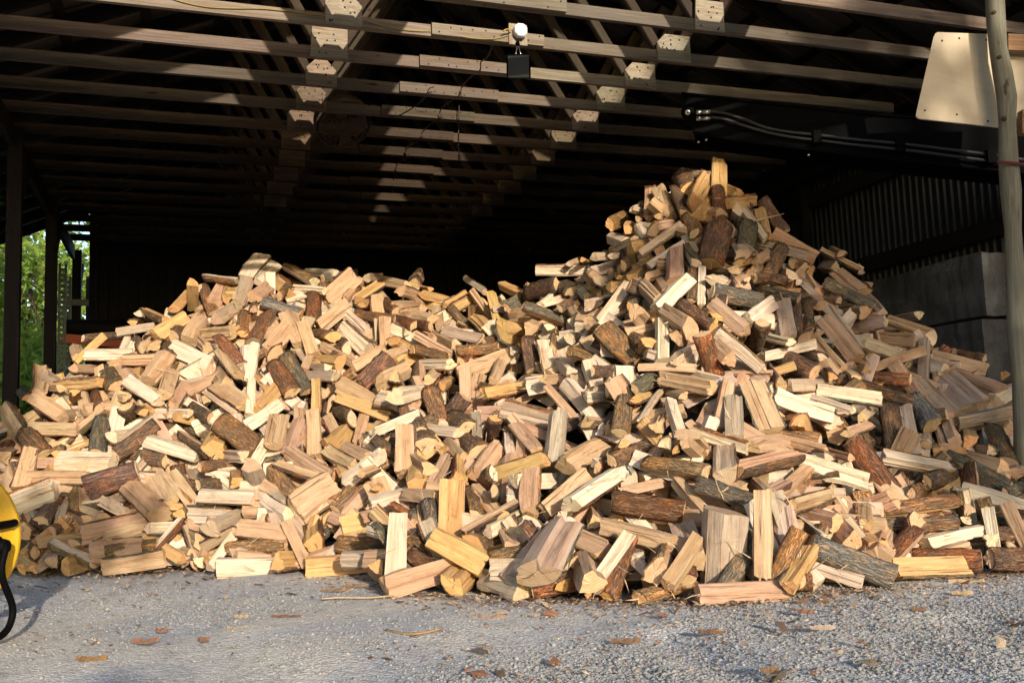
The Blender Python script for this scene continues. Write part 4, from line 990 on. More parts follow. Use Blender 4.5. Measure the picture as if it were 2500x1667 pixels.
        for i in (0, ns - 1):
            for k in range(nar - 1):
                t = (i * nar + k, i * nar + k + 1, off + i * nar + k + 1, off + i * nar + k)
                F2.append(t if i == 0 else t[::-1]); S2.append(False)
        bt = np.array(BARKT[L.bark]) * (1 + g.normal(0, 0.12)) * (1 + g.normal(0, 0.04, 3))
        bark = (V2, F2, [2] * len(F2), L2, np.append(np.clip(bt, 0.01, 0.9), L.seed), S2)
    return wood, bark


def spheres(L):
    mid, ln, e, x, y = frame(L)
    rr = min(L.R, max(L.R * math.sin(L.alpha), L.R * 0.5)) * 0.5
    return np.array([mid + e * ln * t for t in (-0.42, -0.21, 0, 0.21, 0.42)]), rr


def settle(logs, fixed, iters, rate=0.5, reach=0.30):
    """slide overlapping pieces apart along the line of sight; the one seen whole comes forward"""
    N = len(logs)
    pr = np.array([L.prio for L in logs])
    base = np.array([(L.P1 + L.P2) / 2 for L in logs])
    dirs = base - CAMP; dirs /= np.linalg.norm(dirs, axis=1)[:, None]
    S = np.array([spheres(L)[0] for L in logs]); r = np.array([spheres(L)[1] for L in logs])
    sh = np.zeros(N); fx = np.array(fixed)
    for it in range(iters):
        cur = S + (dirs * sh[:, None])[:, None]
        mids = cur[:, 2]
        mv = np.zeros(N); cnt = np.zeros(N)
        for i in range(N):
            dd = np.linalg.norm(mids - mids[i], axis=1)
            near = np.nonzero((dd < 0.48) & (np.arange(N) > i))[0]
            if len(near) == 0: continue
            D = np.linalg.norm(cur[i][None, :, None] - cur[near][:, None], axis=-1).reshape(len(near), -1).min(axis=1)
            ov = r[i] + r[near] - D
            for j, o_ in zip(near, ov):
                if o_ <= 0: continue
                f = 1 if pr[i] > pr[j] else -1
                if not fx[i]: mv[i] -= f * o_ * rate; cnt[i] += 1
                if not fx[j]: mv[j] += f * o_ * rate; cnt[j] += 1
        sh += mv / np.maximum(cnt, 1) ** 0.7
        sh = np.clip(sh, -reach * 0.5, reach)
    for i, L in enumerate(logs):
        L.P1 = L.P1 + dirs[i] * sh[i]; L.P2 = L.P2 + dirs[i] * sh[i]


g0 = np.random.default_rng(21)
heroes = [shape(solve(L, g0), g0) for L in read_logs()]
for L in heroes: L.prio = 14 * L.w * L.full + g0.normal(0, 0.05) + (0.0006 * ((L.a[1] + L.b[1]) / 2 - 900)); L.hero = True
settle(heroes, [False] * len(heroes), 14)


def fillers(n, depth, seedn, coarse_tones='pppwwykgg'):
    g = np.random.default_rng(seedn); out = []
    while len(out) < n:
        x = g.uniform(-60, 2560); yc = np.interp(x, CREST[:, 0], CREST[:, 1]); yb = np.interp(x, FOOT[:, 0], FOOT[:, 1])
        y = g.uniform(yc + 34, yb - 22)
        Y = heap_depth(x, y)
        if g.random() > (Y / 10.5) ** 2.0: continue
        C = np.array(at_depth(x, y, Y)) + np.array([0, depth * 0.8 + g.normal(0, 0.03), -depth * 0.45])
        if C[2] < 0.07: C[2] = 0.07
        a = g.uniform(0, math.pi); t1 = np.array([1.0, 0, 0]); t2 = np.array([0, 0.72, 0.69]); nn = np.array([0, -0.69, 0.72])
        d = math.cos(a) * t1 + math.sin(a) * t2 + nn * g.normal(0, 0.35); d /= np.linalg.norm(d)
        ln = np.clip(g.normal(0.385, 0.03), 0.30, 0.45)
        L = Log(); L.P1, L.P2 = C - d * ln / 2, C + d * ln / 2
        L.w = float(np.clip(g.normal(0.094, 0.024), 0.055, 0.16)); L.kind = g.choice(list('SSSSSSSEEBTH')); L.end = 0
        L.tone = g.choice(list(coarse_tones)); L.bark = None
        shape(L, g); L.prio = -1.0 - depth; L.hero = False; L.full = 0.5
        lo = min(L.P1[2], L.P2[2]) - L.R * 0.7
        if lo < 0: L.P1[2] -= lo; L.P2[2] -= lo
        out.append(L)
    return out


def back_fill(n, seedn):
    """the far side of the heap, falling away into the shed"""
    g = np.random.default_rng(seedn); out = []
    for i in range(n):
        x = g.uniform(-40, 2540); yc = np.interp(x, CREST[:, 0], CREST[:, 1]); Yc = np.interp(x, CREST_Y[:, 0], CREST_Y[:, 1])
        C = np.array(at_depth(x, yc + 16, Yc)); b = g.random() ** 1.3 * 1.7
        C = C + np.array([0, b + 0.05, -0.16 - 0.55 * b + g.normal(0, 0.05)])
        C[2] = max(C[2], 0.08)
        a = g.uniform(0, math.pi); d = np.array([math.cos(a), math.sin(a) * 0.85, math.sin(a) * -0.45 + g.normal(0, 0.25)]); d /= np.linalg.norm(d)
        ln = g.normal(0.40, 0.02); L = Log(); L.P1, L.P2 = C - d * ln / 2, C + d * ln / 2
        L.w = float(np.clip(g.normal(0.094, 0.024), 0.055, 0.16)); L.kind = g.choice(list('SSSSSSSEEBTH')); L.end = 0; L.tone = g.choice(list('pppwwykgg')); L.bark = None
        shape(L, g); L.prio = -3; L.hero = False; L.full = 0.5
        out.append(L)
    return out


fill = fillers(1000, 0.155, 31, 'pppwwwykkg') + fillers(650, 0.36, 32)
allp = heroes + fill
settle(allp, [True] * len(heroes) + [False] * len(fill), 5, 0.8, 0.5)
fill += back_fill(330, 33)

# rest everything on the ground
for L in heroes + fill:
    w_, b_ = log_geo(L, False)
    zmin = min(w_[0][:, 2].min(), b_[0][:, 2].min() if b_ else 9)
    cy = (L.a[1] + L.b[1]) / 2 + L.wpx / 2 if L.hero else 0
    cx = (L.a[0] + L.b[0]) / 2 if L.hero else 0
    foot = np.interp(cx, FOOT[:, 0], FOOT[:, 1])
    if zmin < -0.012 or (L.hero and cy > foot - 26 and zmin > 0):
        L.P1 = L.P1 - np.array([0, 0, zmin + 0.010]); L.P2 = L.P2 - np.array([0, 0, zmin + 0.010])

# the pieces that show largest are things of their own, the rest is one mass
SHOWN = """0 2 4 7 8 b c i j k m o p q u v w y z 10 11 19 1c 1d 1e 1f 1g 1i 1j 1k 1l 1o 1p 1q 1r 1s 1t 1v 1w 1x 1y 1z 21 24 25 26 29 2d 2e 2i 2j 2k 2l 2m 2n 2o 2p 2q 2s 2t 2u 2v 2x 2y 2z 30 31 32 33 34 35 36 37 38 39 3a 3b 3d 3r 3s 3w 3x 3y 3z 41 43 44 45 46 47 49 4d 4e 4f 4h 4i 4j 4k 4m 4n 4o 4q 4r 4s 4t 4u 4v 4w 4x 4y 4z 50 51 55 56 57 58 59 5a 5b 5c 5f 5g 5j 5l 5q 5s 5t 5u 5w 64 66 6h 6i 6j 6k 6l 6n 6o 6p 6r 6y 70 71 72 73 74 76 78 7a 7f 7j 7k 7l 7n 7o 7p 7w 7x 7z 81 82 85 8b 8c 8g 8h 8k 8m 8n 8s 8y 90 92 96 97 98 99 9a 9d 9e 9f 9g 9j 9k 9l 9n 9o a0 aa ab ae aj al an aq ar as at au bm bs bt bu bv bw by c1 c3 c4 c6 c7 c8 ca cc ce cf cg ci ck cm cu cv cw d5 di dj dk dl dm do dp dq dr ds du dv dw ea eb ec ed ef eo eq es f9 fd gd gr h2 h6 h8 h9 jh k0 lh mx nn nt ny p5 pg qb sb sc tl tp u9 v6 vq vw xe xy y3 y7 z2 zf zy 11g 11k 11m 11p 123 12d 12h 12t 131 136 137 13a 144 14z 156 159 15c 15t 15u 160 16f"""
everything = heroes + fill
if SHOWN and SHOWN[0] != '@':
    shown = sorted({int(t, 36) for t in SHOWN.split()})
else:
    shown = sorted(sorted(range(len(heroes)), key=lambda i: -heroes[i].w * np.linalg.norm(heroes[i].P1 - heroes[i].P2) * heroes[i].full)[:300])
shown_set = set(shown)


def cam_px(P):
    X, Y, z = P[0], P[1], P[2] - CAM_H
    fz = Y * math.cos(PITCH) + z * math.sin(PITCH); upv = -Y * math.sin(PITCH) + z * math.cos(PITCH)
    u, v = FOCAL * X / fz, -FOCAL * upv / fz
    c, s = math.cos(ROLL), math.sin(ROLL)
    return 1250 + u * c - v * s, 833.5 + u * s + v * c


TONE_WORD = {'p': 'pale tan', 'w': 'creamy white', 'y': 'honey-yellow', 'k': 'pinkish', 'g': 'greyish tan', 'o': 'honey-yellow'}
BARK_WORD = {'d': 'dark brown bark', 'r': 'reddish bark', 'o': 'orange-brown bark', 'l': 'mossy grey bark', 's': 'silvery lichen bark'}


def look(L):
    (xa, ya), (xb, yb) = cam_px(L.P1), cam_px(L.P2)
    if xa > xb: xa, ya, xb, yb = xb, yb, xa, ya
    ang = math.degrees(math.atan2(yb - ya, xb - xa)); lenpx = math.hypot(xb - xa, yb - ya)
    lead = f'{BARK_WORD[L.bark]} log' if L.kind in 'B' else (f'{TONE_WORD[L.tone]} split log' if L.kind in 'SEH' else f'{TONE_WORD[L.tone]} log, {BARK_WORD[L.bark]} on top')
    if L.w > 0.17 and L.kind != 'T': lead = 'thick ' + lead
    if L.end and lenpx * heap_depth((xa + xb) / 2, (ya + yb) / 2) / FOCAL < 0.17: pose = 'end-on'
    elif abs(ang) < 17: pose = 'lying level'
    elif abs(ang) > 66: pose = 'standing upright'
    elif ang > 0: pose = 'sloping rightward'
    else: pose = 'sloping leftward'
    cx, cy = (xa + xb) / 2, (ya + yb) / 2
    yc = np.interp(cx, CREST[:, 0], CREST[:, 1]); yf = np.interp(cx, FOOT[:, 0], FOOT[:, 1]); t = (yf - cy) / (yf - yc)
    if t < 0.14: row = 'at the foot'
    elif t < 0.36: row = 'low'
    elif t < 0.60: row = 'halfway up'
    elif t < 0.84: row = 'high'
    else: row = 'at the crest'
    cols = [(230, 'the far left flank'), (520, 'the left flank'), (820, 'the left mound'), (1080, 'the slope left of the saddle'), (1330, 'the saddle'), (1560, 'the right mound\'s left face'), (1800, 'the right mound'), (2050, 'the right mound\'s right face'), (9999, 'the right flank')]
    zone = next(nm for lim, nm in cols if cx < lim)
    where = f'{row} on {zone}' if not row.startswith('at') else f'{row} of {zone}'
    return lead, pose, where, cx, cy


keys = {}
for i in shown:
    ld, ps, wh, cx, cy = look(everything[i]); keys.setdefault((ld, ps, wh), []).append((cx, i))
ORD = ['leftmost', 'second from left', 'third from left', 'fourth from left', 'fifth from left', 'sixth from left']
labels = {}
for (ld, ps, wh), lst in keys.items():
    lst.sort()
    for q, (cx, i) in enumerate(lst):
        lab = f'{ld} {ps}, {wh}'
        if len(lst) > 1: lab += ', ' + (ORD[q] if q < len(lst) - 1 else 'rightmost')
        if len(lab.replace('-', ' ').split()) > 16: lab = lab.replace(' ' + ps, '')
        labels[i] = lab

GROUP = 'split firewood logs tumbled in the heap'
for i in shown:
    wood, bark = log_geo(everything[i], True)
    b = MB(); b.add(wood[0], wood[1], wood[2], wood[3], wood[4], wood[5])
    o = b.build('firewood_log', [M_SPLIT, M_END])
    tag(o, labels[i], 'log', GROUP)
    if bark is not None:
        b = MB(); b.add(bark[0], bark[1], [0] * len(bark[1]), bark[3], bark[4], bark[5])
        b.build('bark', M_BARK, o)

b = MB()
for i, L in enumerate(everything):
    if i in shown_set: continue
    wood, bark = log_geo(L, L.hero)
    b.add(wood[0], wood[1], wood[2], wood[3], wood[4], wood[5])
    if bark is not None: b.add(bark[0], bark[1], bark[2], bark[3], bark[4], bark[5])
o = b.build('firewood_heap', [M_SPLIT, M_END, M_BARK])
tag(o, 'smaller and half-hidden split logs filling the firewood heap', 'firewood', None, 'stuff')

# thin splinters and torn fibres caught on the heap
gs = np.random.default_rng(77)
b = MB()
cand = [everything[i] for i in shown]
for q in range(520):
    L = cand[gs.integers(0, len(cand))]; mid, ln, e, x, y = frame(L)
    if q % 3:      # torn fibre standing off one end
        s = gs.choice([-1, 1]); base_ = mid + e * s * ln * gs.uniform(0.40, 0.5) + (CAMP - mid) / np.linalg.norm(CAMP - mid) * L.R * 0.35
        d = e * s + gs.normal(0, 0.5, 3); l = gs.uniform(0.03, 0.11)
    else:          # loose sliver lying on top
        base_ = mid + (CAMP - mid) / np.linalg.norm(CAMP - mid) * (L.R * 0.62) + gs.normal(0, 0.03, 3); d = gs.normal(0, 1, 3); l = gs.uniform(0.06, 0.2)
    d = d / np.linalg.norm(d); sd = np.cross(d, gs.normal(0, 1, 3)); sd /= np.linalg.norm(sd); w = gs.uniform(0.0015, 0.005)
    tip = base_ + d * l + gs.normal(0, 0.01, 3); midp = base_ + d * l * 0.5 + gs.normal(0, 0.005, 3); nn = np.cross(d, sd) * w
    b.add([base_ - sd * w, base_ + sd * w, midp + sd * w * 0.8, tip, midp - sd * w * 0.8, base_ + nn, midp + nn], [(0, 1, 2, 4), (4, 2, 3), (0, 4, 6, 5), (1, 5, 6, 2), (4, 3, 6), (2, 6, 3)], 0, None, (0.62, 0.49, 0.34, gs.random()))
o = b.build('wood_splinters', M_SPLIT); tag(o, 'thin wood splinters and torn fibres caught all over the heap', 'splinters', None, 'stuff')

# small chips, bark crumbs and sawdust along the foot of the heap
b = MB()
for q in range(3200):
    x = gs.uniform(-20, 2520); yf = np.interp(x, FOOT[:, 0], FOOT[:, 1]); y = yf + (gs.exponential(16) - 14 if q % 5 else gs.uniform(10, 190))
    if y > 1690: continue
    c = np.array(on_ground(x, y)); l = gs.uniform(0.004, 0.017) * (2.6 if gs.random() < 0.09 else 1.0); w = l * gs.uniform(0.25, 0.7)
    a = gs.uniform(0, 6.28); e = np.array([math.cos(a), math.sin(a), gs.normal(0, 0.25)]); s_ = np.array([-math.sin(a), math.cos(a), gs.normal(0, 0.25)]); u_ = np.array([0, 0, 1.0]) * gs.uniform(0.002, 0.006)
    c = c + np.array([0, 0, 0.004])
    tn = [(0.50, 0.38, 0.25), (0.20, 0.115, 0.07), (0.13, 0.09, 0.06), (0.27, 0.13, 0.08), (0.40, 0.30, 0.2)][gs.integers(0, 5)]
    b.add([c - e * l - s_ * w, c + e * l - s_ * w * 0.6, c + e * l * 0.8 + s_ * w, c - e * l * 0.7 + s_ * w, c + u_], [(0, 1, 4), (1, 2, 4), (2, 3, 4), (3, 0, 4), (3, 2, 1, 0)], 0, None, (*(np.array(tn) * gs.uniform(0.7, 1.2)), 1.0))
o = b.build('bark_crumbs', M_SCRAP); tag(o, 'small chips and bark crumbs scattered along the foot of the heap', 'wood chips', None, 'stuff')

# ------------------------------------------------------------------ trees behind and beside the shed
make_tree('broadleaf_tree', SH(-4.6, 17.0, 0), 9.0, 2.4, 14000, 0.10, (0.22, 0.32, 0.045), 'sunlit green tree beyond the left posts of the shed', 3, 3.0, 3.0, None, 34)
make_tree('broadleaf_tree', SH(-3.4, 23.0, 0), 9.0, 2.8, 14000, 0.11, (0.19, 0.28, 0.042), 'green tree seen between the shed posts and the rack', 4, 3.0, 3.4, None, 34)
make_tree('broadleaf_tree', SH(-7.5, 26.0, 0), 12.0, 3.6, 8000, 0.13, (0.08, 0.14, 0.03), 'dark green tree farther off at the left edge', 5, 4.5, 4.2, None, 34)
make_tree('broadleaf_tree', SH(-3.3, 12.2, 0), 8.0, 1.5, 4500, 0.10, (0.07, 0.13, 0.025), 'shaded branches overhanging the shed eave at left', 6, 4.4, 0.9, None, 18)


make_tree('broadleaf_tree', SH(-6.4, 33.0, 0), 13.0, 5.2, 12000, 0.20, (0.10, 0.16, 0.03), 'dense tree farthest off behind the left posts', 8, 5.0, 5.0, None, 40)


# ------------------------------------------------------------------ weathered pole, plywood, conveyor
def build_pole():
    m = MB()
    pts, rs = [], []
    Y0 = 6.5
    for i, (px, py) in enumerate([(2424, -120), (2428, -10), (2432, 60), (2437, 120), (2448, 180), (2458, 240), (2459, 300), (2461, 380), (2468, 470), (2473, 560), (2479, 680), (2486, 800), (2492, 930), (2498, 1050), (2503, 1180), (2508, 1300), (2512, 1380)]):
        p = at_depth(px, py, Y0); pts.append(np.array(p)); rs.append(0.062 + 0.005 * math.sin(i * 1.9) + 0.004 * math.sin(i * 4.1))
    pts.append(pts[-1] * np.array([1, 1, 0]) + np.array([0.01, 0, -0.05])); rs.append(0.075)
    m.tube(pts, rs, 0, (0.205, 0.200, 0.155, 0.37), 14)
    o = m.build('wooden_pole', M_OLD)
    tag(o, 'weathered crooked wooden pole standing upright at the right edge', 'pole')
    # dark knots
    for (px, py) in ((2427, 32), (2440, 141), (2451, 290)):
        p = np.array(at_depth(px, py, Y0)); d = CAMP - p; d /= np.linalg.norm(d)
        k = MB(); k.lathe([(0.0, 0.006), (0.010, 0.005), (0.017, 0.0), (0.019, -0.03)], p + d * 0.062, d, 10, 0, (0.07, 0.055, 0.04, 0.5))
        k.build('knot', M_OLD, o)


build_pole()


def build_board():
    Y = 6.62
    px = [(2289, 79), (2284, 82), (2279, 92), (2237, 275), (2236, 284), (2243, 290), (2500, 318), (2620, 332), (2620, 118), (2500, 94), (2420, 84)]
    fr = [np.array(at_depth(x, y, Y + 0.04)) for x, y in px]
    bk = [p + np.array([0.006, 0.018, 0]) for p in fr]
    n = len(px)
    m = MB(); lco = [(p[1], p[0] * 0.4, p[2] * 0.2) for p in fr] * 2
    lco = [(0.3 * p[0], 0.2 * p[2], 0.8 * p[2] + 0.2 * p[0]) for p in fr] * 2
    m.add(fr + bk, [tuple(range(n)), tuple(range(2 * n - 1, n - 1, -1))] + [(i, (i + 1) % n, (i + 1) % n + n, i + n) for i in range(n)], 0, lco, (0.52, 0.44, 0.32, 0.21))
    o = m.build('plywood_sheet', M_PLY)
    for (sx_, sy_) in ((2300, 100), (2258, 270), (2408, 98), (2412, 296), (2342, 94), (2336, 280)):
        p = np.array(at_depth(sx_, sy_, Y + 0.039)); k = MB(); k.lathe([(0, 0.003), (0.006, 0.003), (0.008, 0.0)], p, (0, -1, 0), 8, 0); k.build('screw', M_NAIL, o)
    tag(o, 'pale plywood sheet with rounded corners fixed behind the pole', 'plywood')
    for (xa, ya, xb, yb, h) in ((2456, 107, 2560, 112, 42), (2490, 300, 2580, 305, 60)):
        a, c = at_depth(xa, ya, Y - 0.03), at_depth(xb, yb, Y - 0.03)
        k = MB(); k.bar(a, c, (0, 0, 1), 0.07, h * Y / FOCAL, 0, (0.30, 0.19, 0.11, 0.6)); k.build('cleat', M_OLD, o)


def mat_ply():
    m = NT('plywood'); L = m.attr('lco'); T = m.attr('tint')
    v = L.outputs['Vector']
    a = m.noise(m.mapping(v, (2.2, 2.2, 9)), 1, 4, 0.6, 1.6); b = m.noise(m.mapping(v, (60, 60, 3)), 1, 3, 0.6); c = m.noise(m.mapping(v, (3, 3, 3)), 1, 3)
    col = m.mix(m.ramp(a, [(0.42, 0.0), (0.62, 0.35)]), T.outputs['Color'], m.mix(1.0, T.outputs['Color'], (0.82, 0.72, 0.58), 'MULTIPLY'))
    col = m.mix(m.ramp(b, [(0.5, 0.0), (0.75, 0.25)]), col, m.mix(1.0, col, (0.75, 0.68, 0.6), 'MULTIPLY'))
    col = m.mix(m.ramp(c, [(0.55, 0.0), (0.8, 0.35)]), col, m.mix(1.0, col, (0.8, 0.76, 0.7), 'MULTIPLY'))
    return m.done(col, 0.7, 0.25)


M_PLY = mat_ply()
build_board()


def smooth_path(pts, n=8):
    """Catmull-Rom through the points"""
    p = [np.asarray(q, dtype=float) for q in pts]; p = [2 * p[0] - p[1]] + p + [2 * p[-1] - p[-2]]
    out = []
    for i in range(1, len(p) - 2):
        for k in range(n):
            t = k / n
            out.append(0.5 * ((2 * p[i]) + (-p[i - 1] + p[i + 1]) * t + (2 * p[i - 1] - 5 * p[i] + 4 * p[i + 1] - p[i + 2]) * t * t + (-p[i - 1] + 3 * p[i] - 3 * p[i + 1] + p[i + 2]) * t ** 3))
    out.append(p[-2])
    return out


def build_conveyor():
    def Yd(x): return 8.35 + (7.62 - 8.35) * (x - 1680) / (2440 - 1680)

    root = empty('log_conveyor', (3.9, 7.5, 0))
    tag(root, 'black steel log conveyor with hydraulic hoses reaching over the heap', 'conveyor')
    def P(x, y, off=0.0): return np.array(at_depth(x, y, Yd(x) + off))
    top = [(1665, 228), (1790, 243), (2100, 276), (2440, 306), (2700, 330)]
    bot = [(1690, 322), (1790, 341), (2100, 381), (2440, 416), (2700, 444)]
    back = np.array([0.12, 0.42, 0.0])
    # the near side panel, folded over at both edges
    fr = [P(*q) for q in top] + [P(*q) for q in bot[::-1]]
    n = len(fr); bk = [p + np.array([0.002, 0.008, 0]) for p in fr]
    m = MB(); m.add(fr + bk, [tuple(range(n - 1, -1, -1)), tuple(range(n, 2 * n))] + [(i, (i + 1) % n, (i + 1) % n + n, i + n) for i in range(n)], 0)
    m.build('side_panel', M_BLACK, root)
    fr2 = [p + back for p in fr]; bk2 = [p + np.array([0.002, 0.008, 0]) for p in fr2]
    m = MB(); m.add(fr2 + bk2, [tuple(range(n - 1, -1, -1)), tuple(range(n, 2 * n))] + [(i, (i + 1) % n, (i + 1) % n + n, i + n) for i in range(n)], 0)
    m.build('side_panel', M_BLACK, root)
    fl = [P(*q) + np.array([0, 0.012, 0.05]) for q in bot]; fl2 = [p + back * 0.96 for p in fl]
    m = MB(); k = len(fl)
    m.add(fl + fl2, [(i, i + 1, i + 1 + k, i + k) for i in range(k - 1)], 0); m.build('trough_floor', M_BLACK, root)
    m = MB()
    for ln_ in (top, bot): m.tube([P(x, y, -0.012) for x, y in ln_], 0.013, 0, n=6)
    m.build('edge_rail', M_BLACK, root)
    # hydraulic motor with its fitting
    c = P(1679, 275, -0.06)
    d = CAMP - c; d /= np.linalg.norm(d)
    m = MB(); m.lathe([(0.0, 0.07), (0.032, 0.07), (0.036, 0.05), (0.055, 0.045), (0.06, 0.0), (0.06, -0.05)], c, d, 16, 0); m.build('hydraulic_motor', M_BLACK, root)
    m = MB(); m.lathe([(0.009, 0.076), (0.016, 0.078), (0.024, 0.074), (0.024, 0.066)], c, d, 16, 0); m.build('motor_port', M_STEEL, root)
    h1 = [(1704, 275), (1738, 273), (1770, 277), (1820, 293), (1870, 312), (1930, 323), (1990, 329), (2080, 340), (2190, 350), (2300, 363), (2410, 377), (2500, 390)]
    h2 = [(1704, 290), (1735, 287), (1770, 291), (1820, 308), (1880, 325), (1940, 336), (2000, 343), (2080, 353), (2190, 364), (2300, 378), (2400, 391), (2500, 404)]
    for h in (h1, h2):
        m = MB(); m.tube(smooth_path([P(x, y, -0.05) for x, y in h], 5), 0.0125, 0, n=10); m.build('hydraulic_hose', M_RUBBER, root)
        m = MB(); m.tube([P(h[0][0] - 4, h[0][1], -0.05), P(h[0][0] + 8, h[0][1], -0.05)], 0.021, 0, n=8); m.tube([P(h[0][0] + 9, h[0][1], -0.05), P(h[0][0] + 30, h[0][1] - 1, -0.05)], 0.019, 0, n=10)
        m.build('hose_fitting', M_STEEL, root)
    for x, y in ((1993, 336), (2196, 357), (2418, 384)):
        m = MB(); m.box(P(x, y, -0.055), (0.035, 0, 0), (0, 0.035, 0), (0, 0, 0.055), 0); m.build('hose_clamp', M_BLACK, root)
    for x, y in ((1705, 347), (1724, 342), (1974, 379)):
        p = P(x, y, -0.02); m = MB(); m.lathe([(0, 0.008), (0.010, 0.008), (0.012, 0.0)], p, CAMP - p, 6, 0); m.build('bolt', M_STEEL, root)
    # trough stands on a leg beyond the frame
    m = MB(); a = P(2660, 430, 0.2); m.tube([a, (a[0] + 0.1, a[1], 0.0)], 0.05, 0, n=8); m.build('support_leg', M_BLACK, root)
    m = MB()
    a, c_ = at_depth(2436, 396, 6.42), at_depth(2530, 404, 6.42)
    m.bar(a, c_, (0, 0, 1), 0.006, 0.022, 0); o = m.build('ratchet_strap', M_STRAP); tag(o, 'dark red strap tied round the weathered pole', 'strap')


build_conveyor()


# ------------------------------------------------------------------ lamp, cables, fan in the roof
def build_lamp():
    D = dk(1) - 0.07
    root = empty('flood_lamp', at_D(1268, 150, D - 0.05)); tag(root, 'dark square flood lamp hanging under the roof truss', 'lamp')
    c = np.array(at_D(1266, 163, D - 0.06)); d = CAMP - c; d /= np.linalg.norm(d)
    yaw = np.array([d[0] * 0.8 + 0.05, d[1], d[2] - 0.02]); yaw /= np.linalg.norm(yaw)
    x = np.cross([0, 0, 1.0], yaw); x /= np.linalg.norm(x); z = np.cross(yaw, x)
    w, h = 0.088, 0.088
    m = MB()
    fr = [c + x * a * w + z * b_ * h for a, b_ in ((-1, -1), (1, -1), (1, 1), (-1, 1))]
    bk = [c - yaw * 0.10 + x * a * w * 0.5 + z * b_ * h * 0.6 for a, b_ in ((-1, -1), (1, -1), (1, 1), (-1, 1))]
    m.add(fr + bk, [(7, 6, 5, 4)] + [(i, (i + 1) % 4, (i + 1) % 4 + 4, i + 4)[::-1] for i in range(4)], 0)
    m.build('housing', M_BLACK, root)
    m = MB(); m.add([c + yaw * 0.004 + x * a * w * 0.93 + z * b_ * h * 0.93 for a, b_ in ((-1, -1), (1, -1), (1, 1), (-1, 1))], [(0, 1, 2, 3)], 0); m.build('lens', M_GLASS, root)
    m = MB()
    for a in (-1, 1):
        m.tube([c + x * a * w + z * h * q for q in (-1, 1)], 0.007, 0, n=6); m.tube([c + z * a * h + x * w * q for q in (-1, 1)], 0.007, 0, n=6)
    m.build('bezel', M_BLACK, root)
    t = np.array(at_D(1264, 110, D - 0.03))
    m = MB(); m.tube([c + z * h + x * -0.02, t + x * -0.004, t], 0.004, 0, n=6); m.tube([c + z * h + x * 0.02, t + x * 0.004, t], 0.004, 0, n=6); m.build('hanger', M_STEEL, root)
    m = MB(); m.tube([t + z * 0.03, t, t - z * 0.012], [0.012, 0.018, 0.014], 0, n=8); m.build('swivel', M_BLACK, root)
    # junction box on its backing board
    root = empty('junction_box', at_D(1270, 105, D)); tag(root, 'white round-cornered junction box nailed to the roof truss', 'junction box')
    bc = np.array(at_D(1264, 86, D - 0.006)); ax = np.array([sP, -cP, 0]); sx = np.array([cP, sP, 0])
    m = MB(); m.box(bc, sx * 0.075, ax * 0.010, (0, 0, 0.085), 0, (0.36, 0.30, 0.23, 0.3), 2); m.build('backing_board', M_OLD, root)
    c = np.array(at_D(1270, 76, D - 0.06)); rr = 0.052
    m = MB(); v, f = [], []
    ring = []
    for a, b_ in ((1, 0.45), (0.45, 1), (-0.45, 1), (-1, 0.45), (-1, -0.45), (-0.45, -1), (0.45, -1), (1, -0.45)): ring.append((a * rr, b_ * rr))
    for dd, sc in ((0.0, 1.0), (0.04, 1.0), (0.048, 0.9)):
        for a, b_ in ring: v.append(c + sx * a * sc + np.array([0, 0, b_ * sc]) + ax * (dd - 0.02))
    for q in range(2):
        for i in range(8): f.append((q * 8 + i, q * 8 + (i + 1) % 8, q * 8 + 8 + (i + 1) % 8, q * 8 + 8 + i)[::-1])
    f.append(tuple(range(23, 15, -1)))
    m.add(v, f, 0); m.build('box_body', M_WHITE, root)
    m = MB(); m.lathe([(0.0, 0.004), (0.010, 0.004), (0.014, 0.0)], c + ax * 0.029, ax, 12, 0); m.build('cover_screw', M_WHITE, root)
    # yellow cable stapled along the truss
    px = [(395, -12), (440, 4), (500, 17), (560, 21), (640, 22), (720, 30), (800, 40), (870, 46), (940, 66), (1010, 76), (1080, 79), (1140, 92), (1190, 96), (1220, 93), (1250, 84)]
    pts = [np.array(at_D(x, y, dk(1) - 0.030 - (0.04 if x > 1090 else 0.0))) for x, y in px]
    m = MB(); m.tube(smooth_path(pts, 4), 0.0045, 0, n=6); o = m.build('yellow_cable', M_CABLE); tag(o, 'thin yellow electric cable running along the nearest roof truss', 'cable')
    m = MB(); m.tube(smooth_path([np.array(at_D(x, y, D - 0.05)) for x, y in ((1250, 74), (1238, 72), (1228, 77))], 4), 0.0065, 0, n=6); o = m.build('cable_stub', M_CABLE); tag(o, 'short yellow cable loop beside the white junction box', 'cable')


build_lamp()

cords = [
    ([(1202, 113, 1), (1190, 140, 1.6), (1174, 152, 1.8), (1172, 172, 1.95), (1150, 188, 2.5), (1128, 212, 2.9), (1122, 232, 2.95), (1096, 250, 3.5), (1074, 272, 3.9), (1076, 290, 3.95), (1050, 305, 4.5), (1030, 325, 4.9), (1028, 340, 4.95), (1000, 358, 5.8), (992, 372, 5.95), (998, 383, 6), (970, 400, 6.8), (966, 420, 7), (960, 440, 7.8)], 'dark cord swagged from truss to truss down the shed roof'),
    ([(1060, 213, 2.9), (1048, 217, 2.9), (1036, 240, 3), (1010, 262, 3.2), (975, 282, 3.4), (945, 288, 3.5)], 'dark cord looping from a truss towards the caged fan'),
    ([(1121, 258, 3.9), (1120, 300, 3.9), (1119, 350, 3.9), (1121, 378, 3.9)], 'dark cord hanging straight down with a plug end'),
    ([(1012, 345, 5.4), (1000, 352, 5.6), (990, 365, 5.9), (996, 385, 5.95)], 'short doubled cord looped over a rear truss'),
]
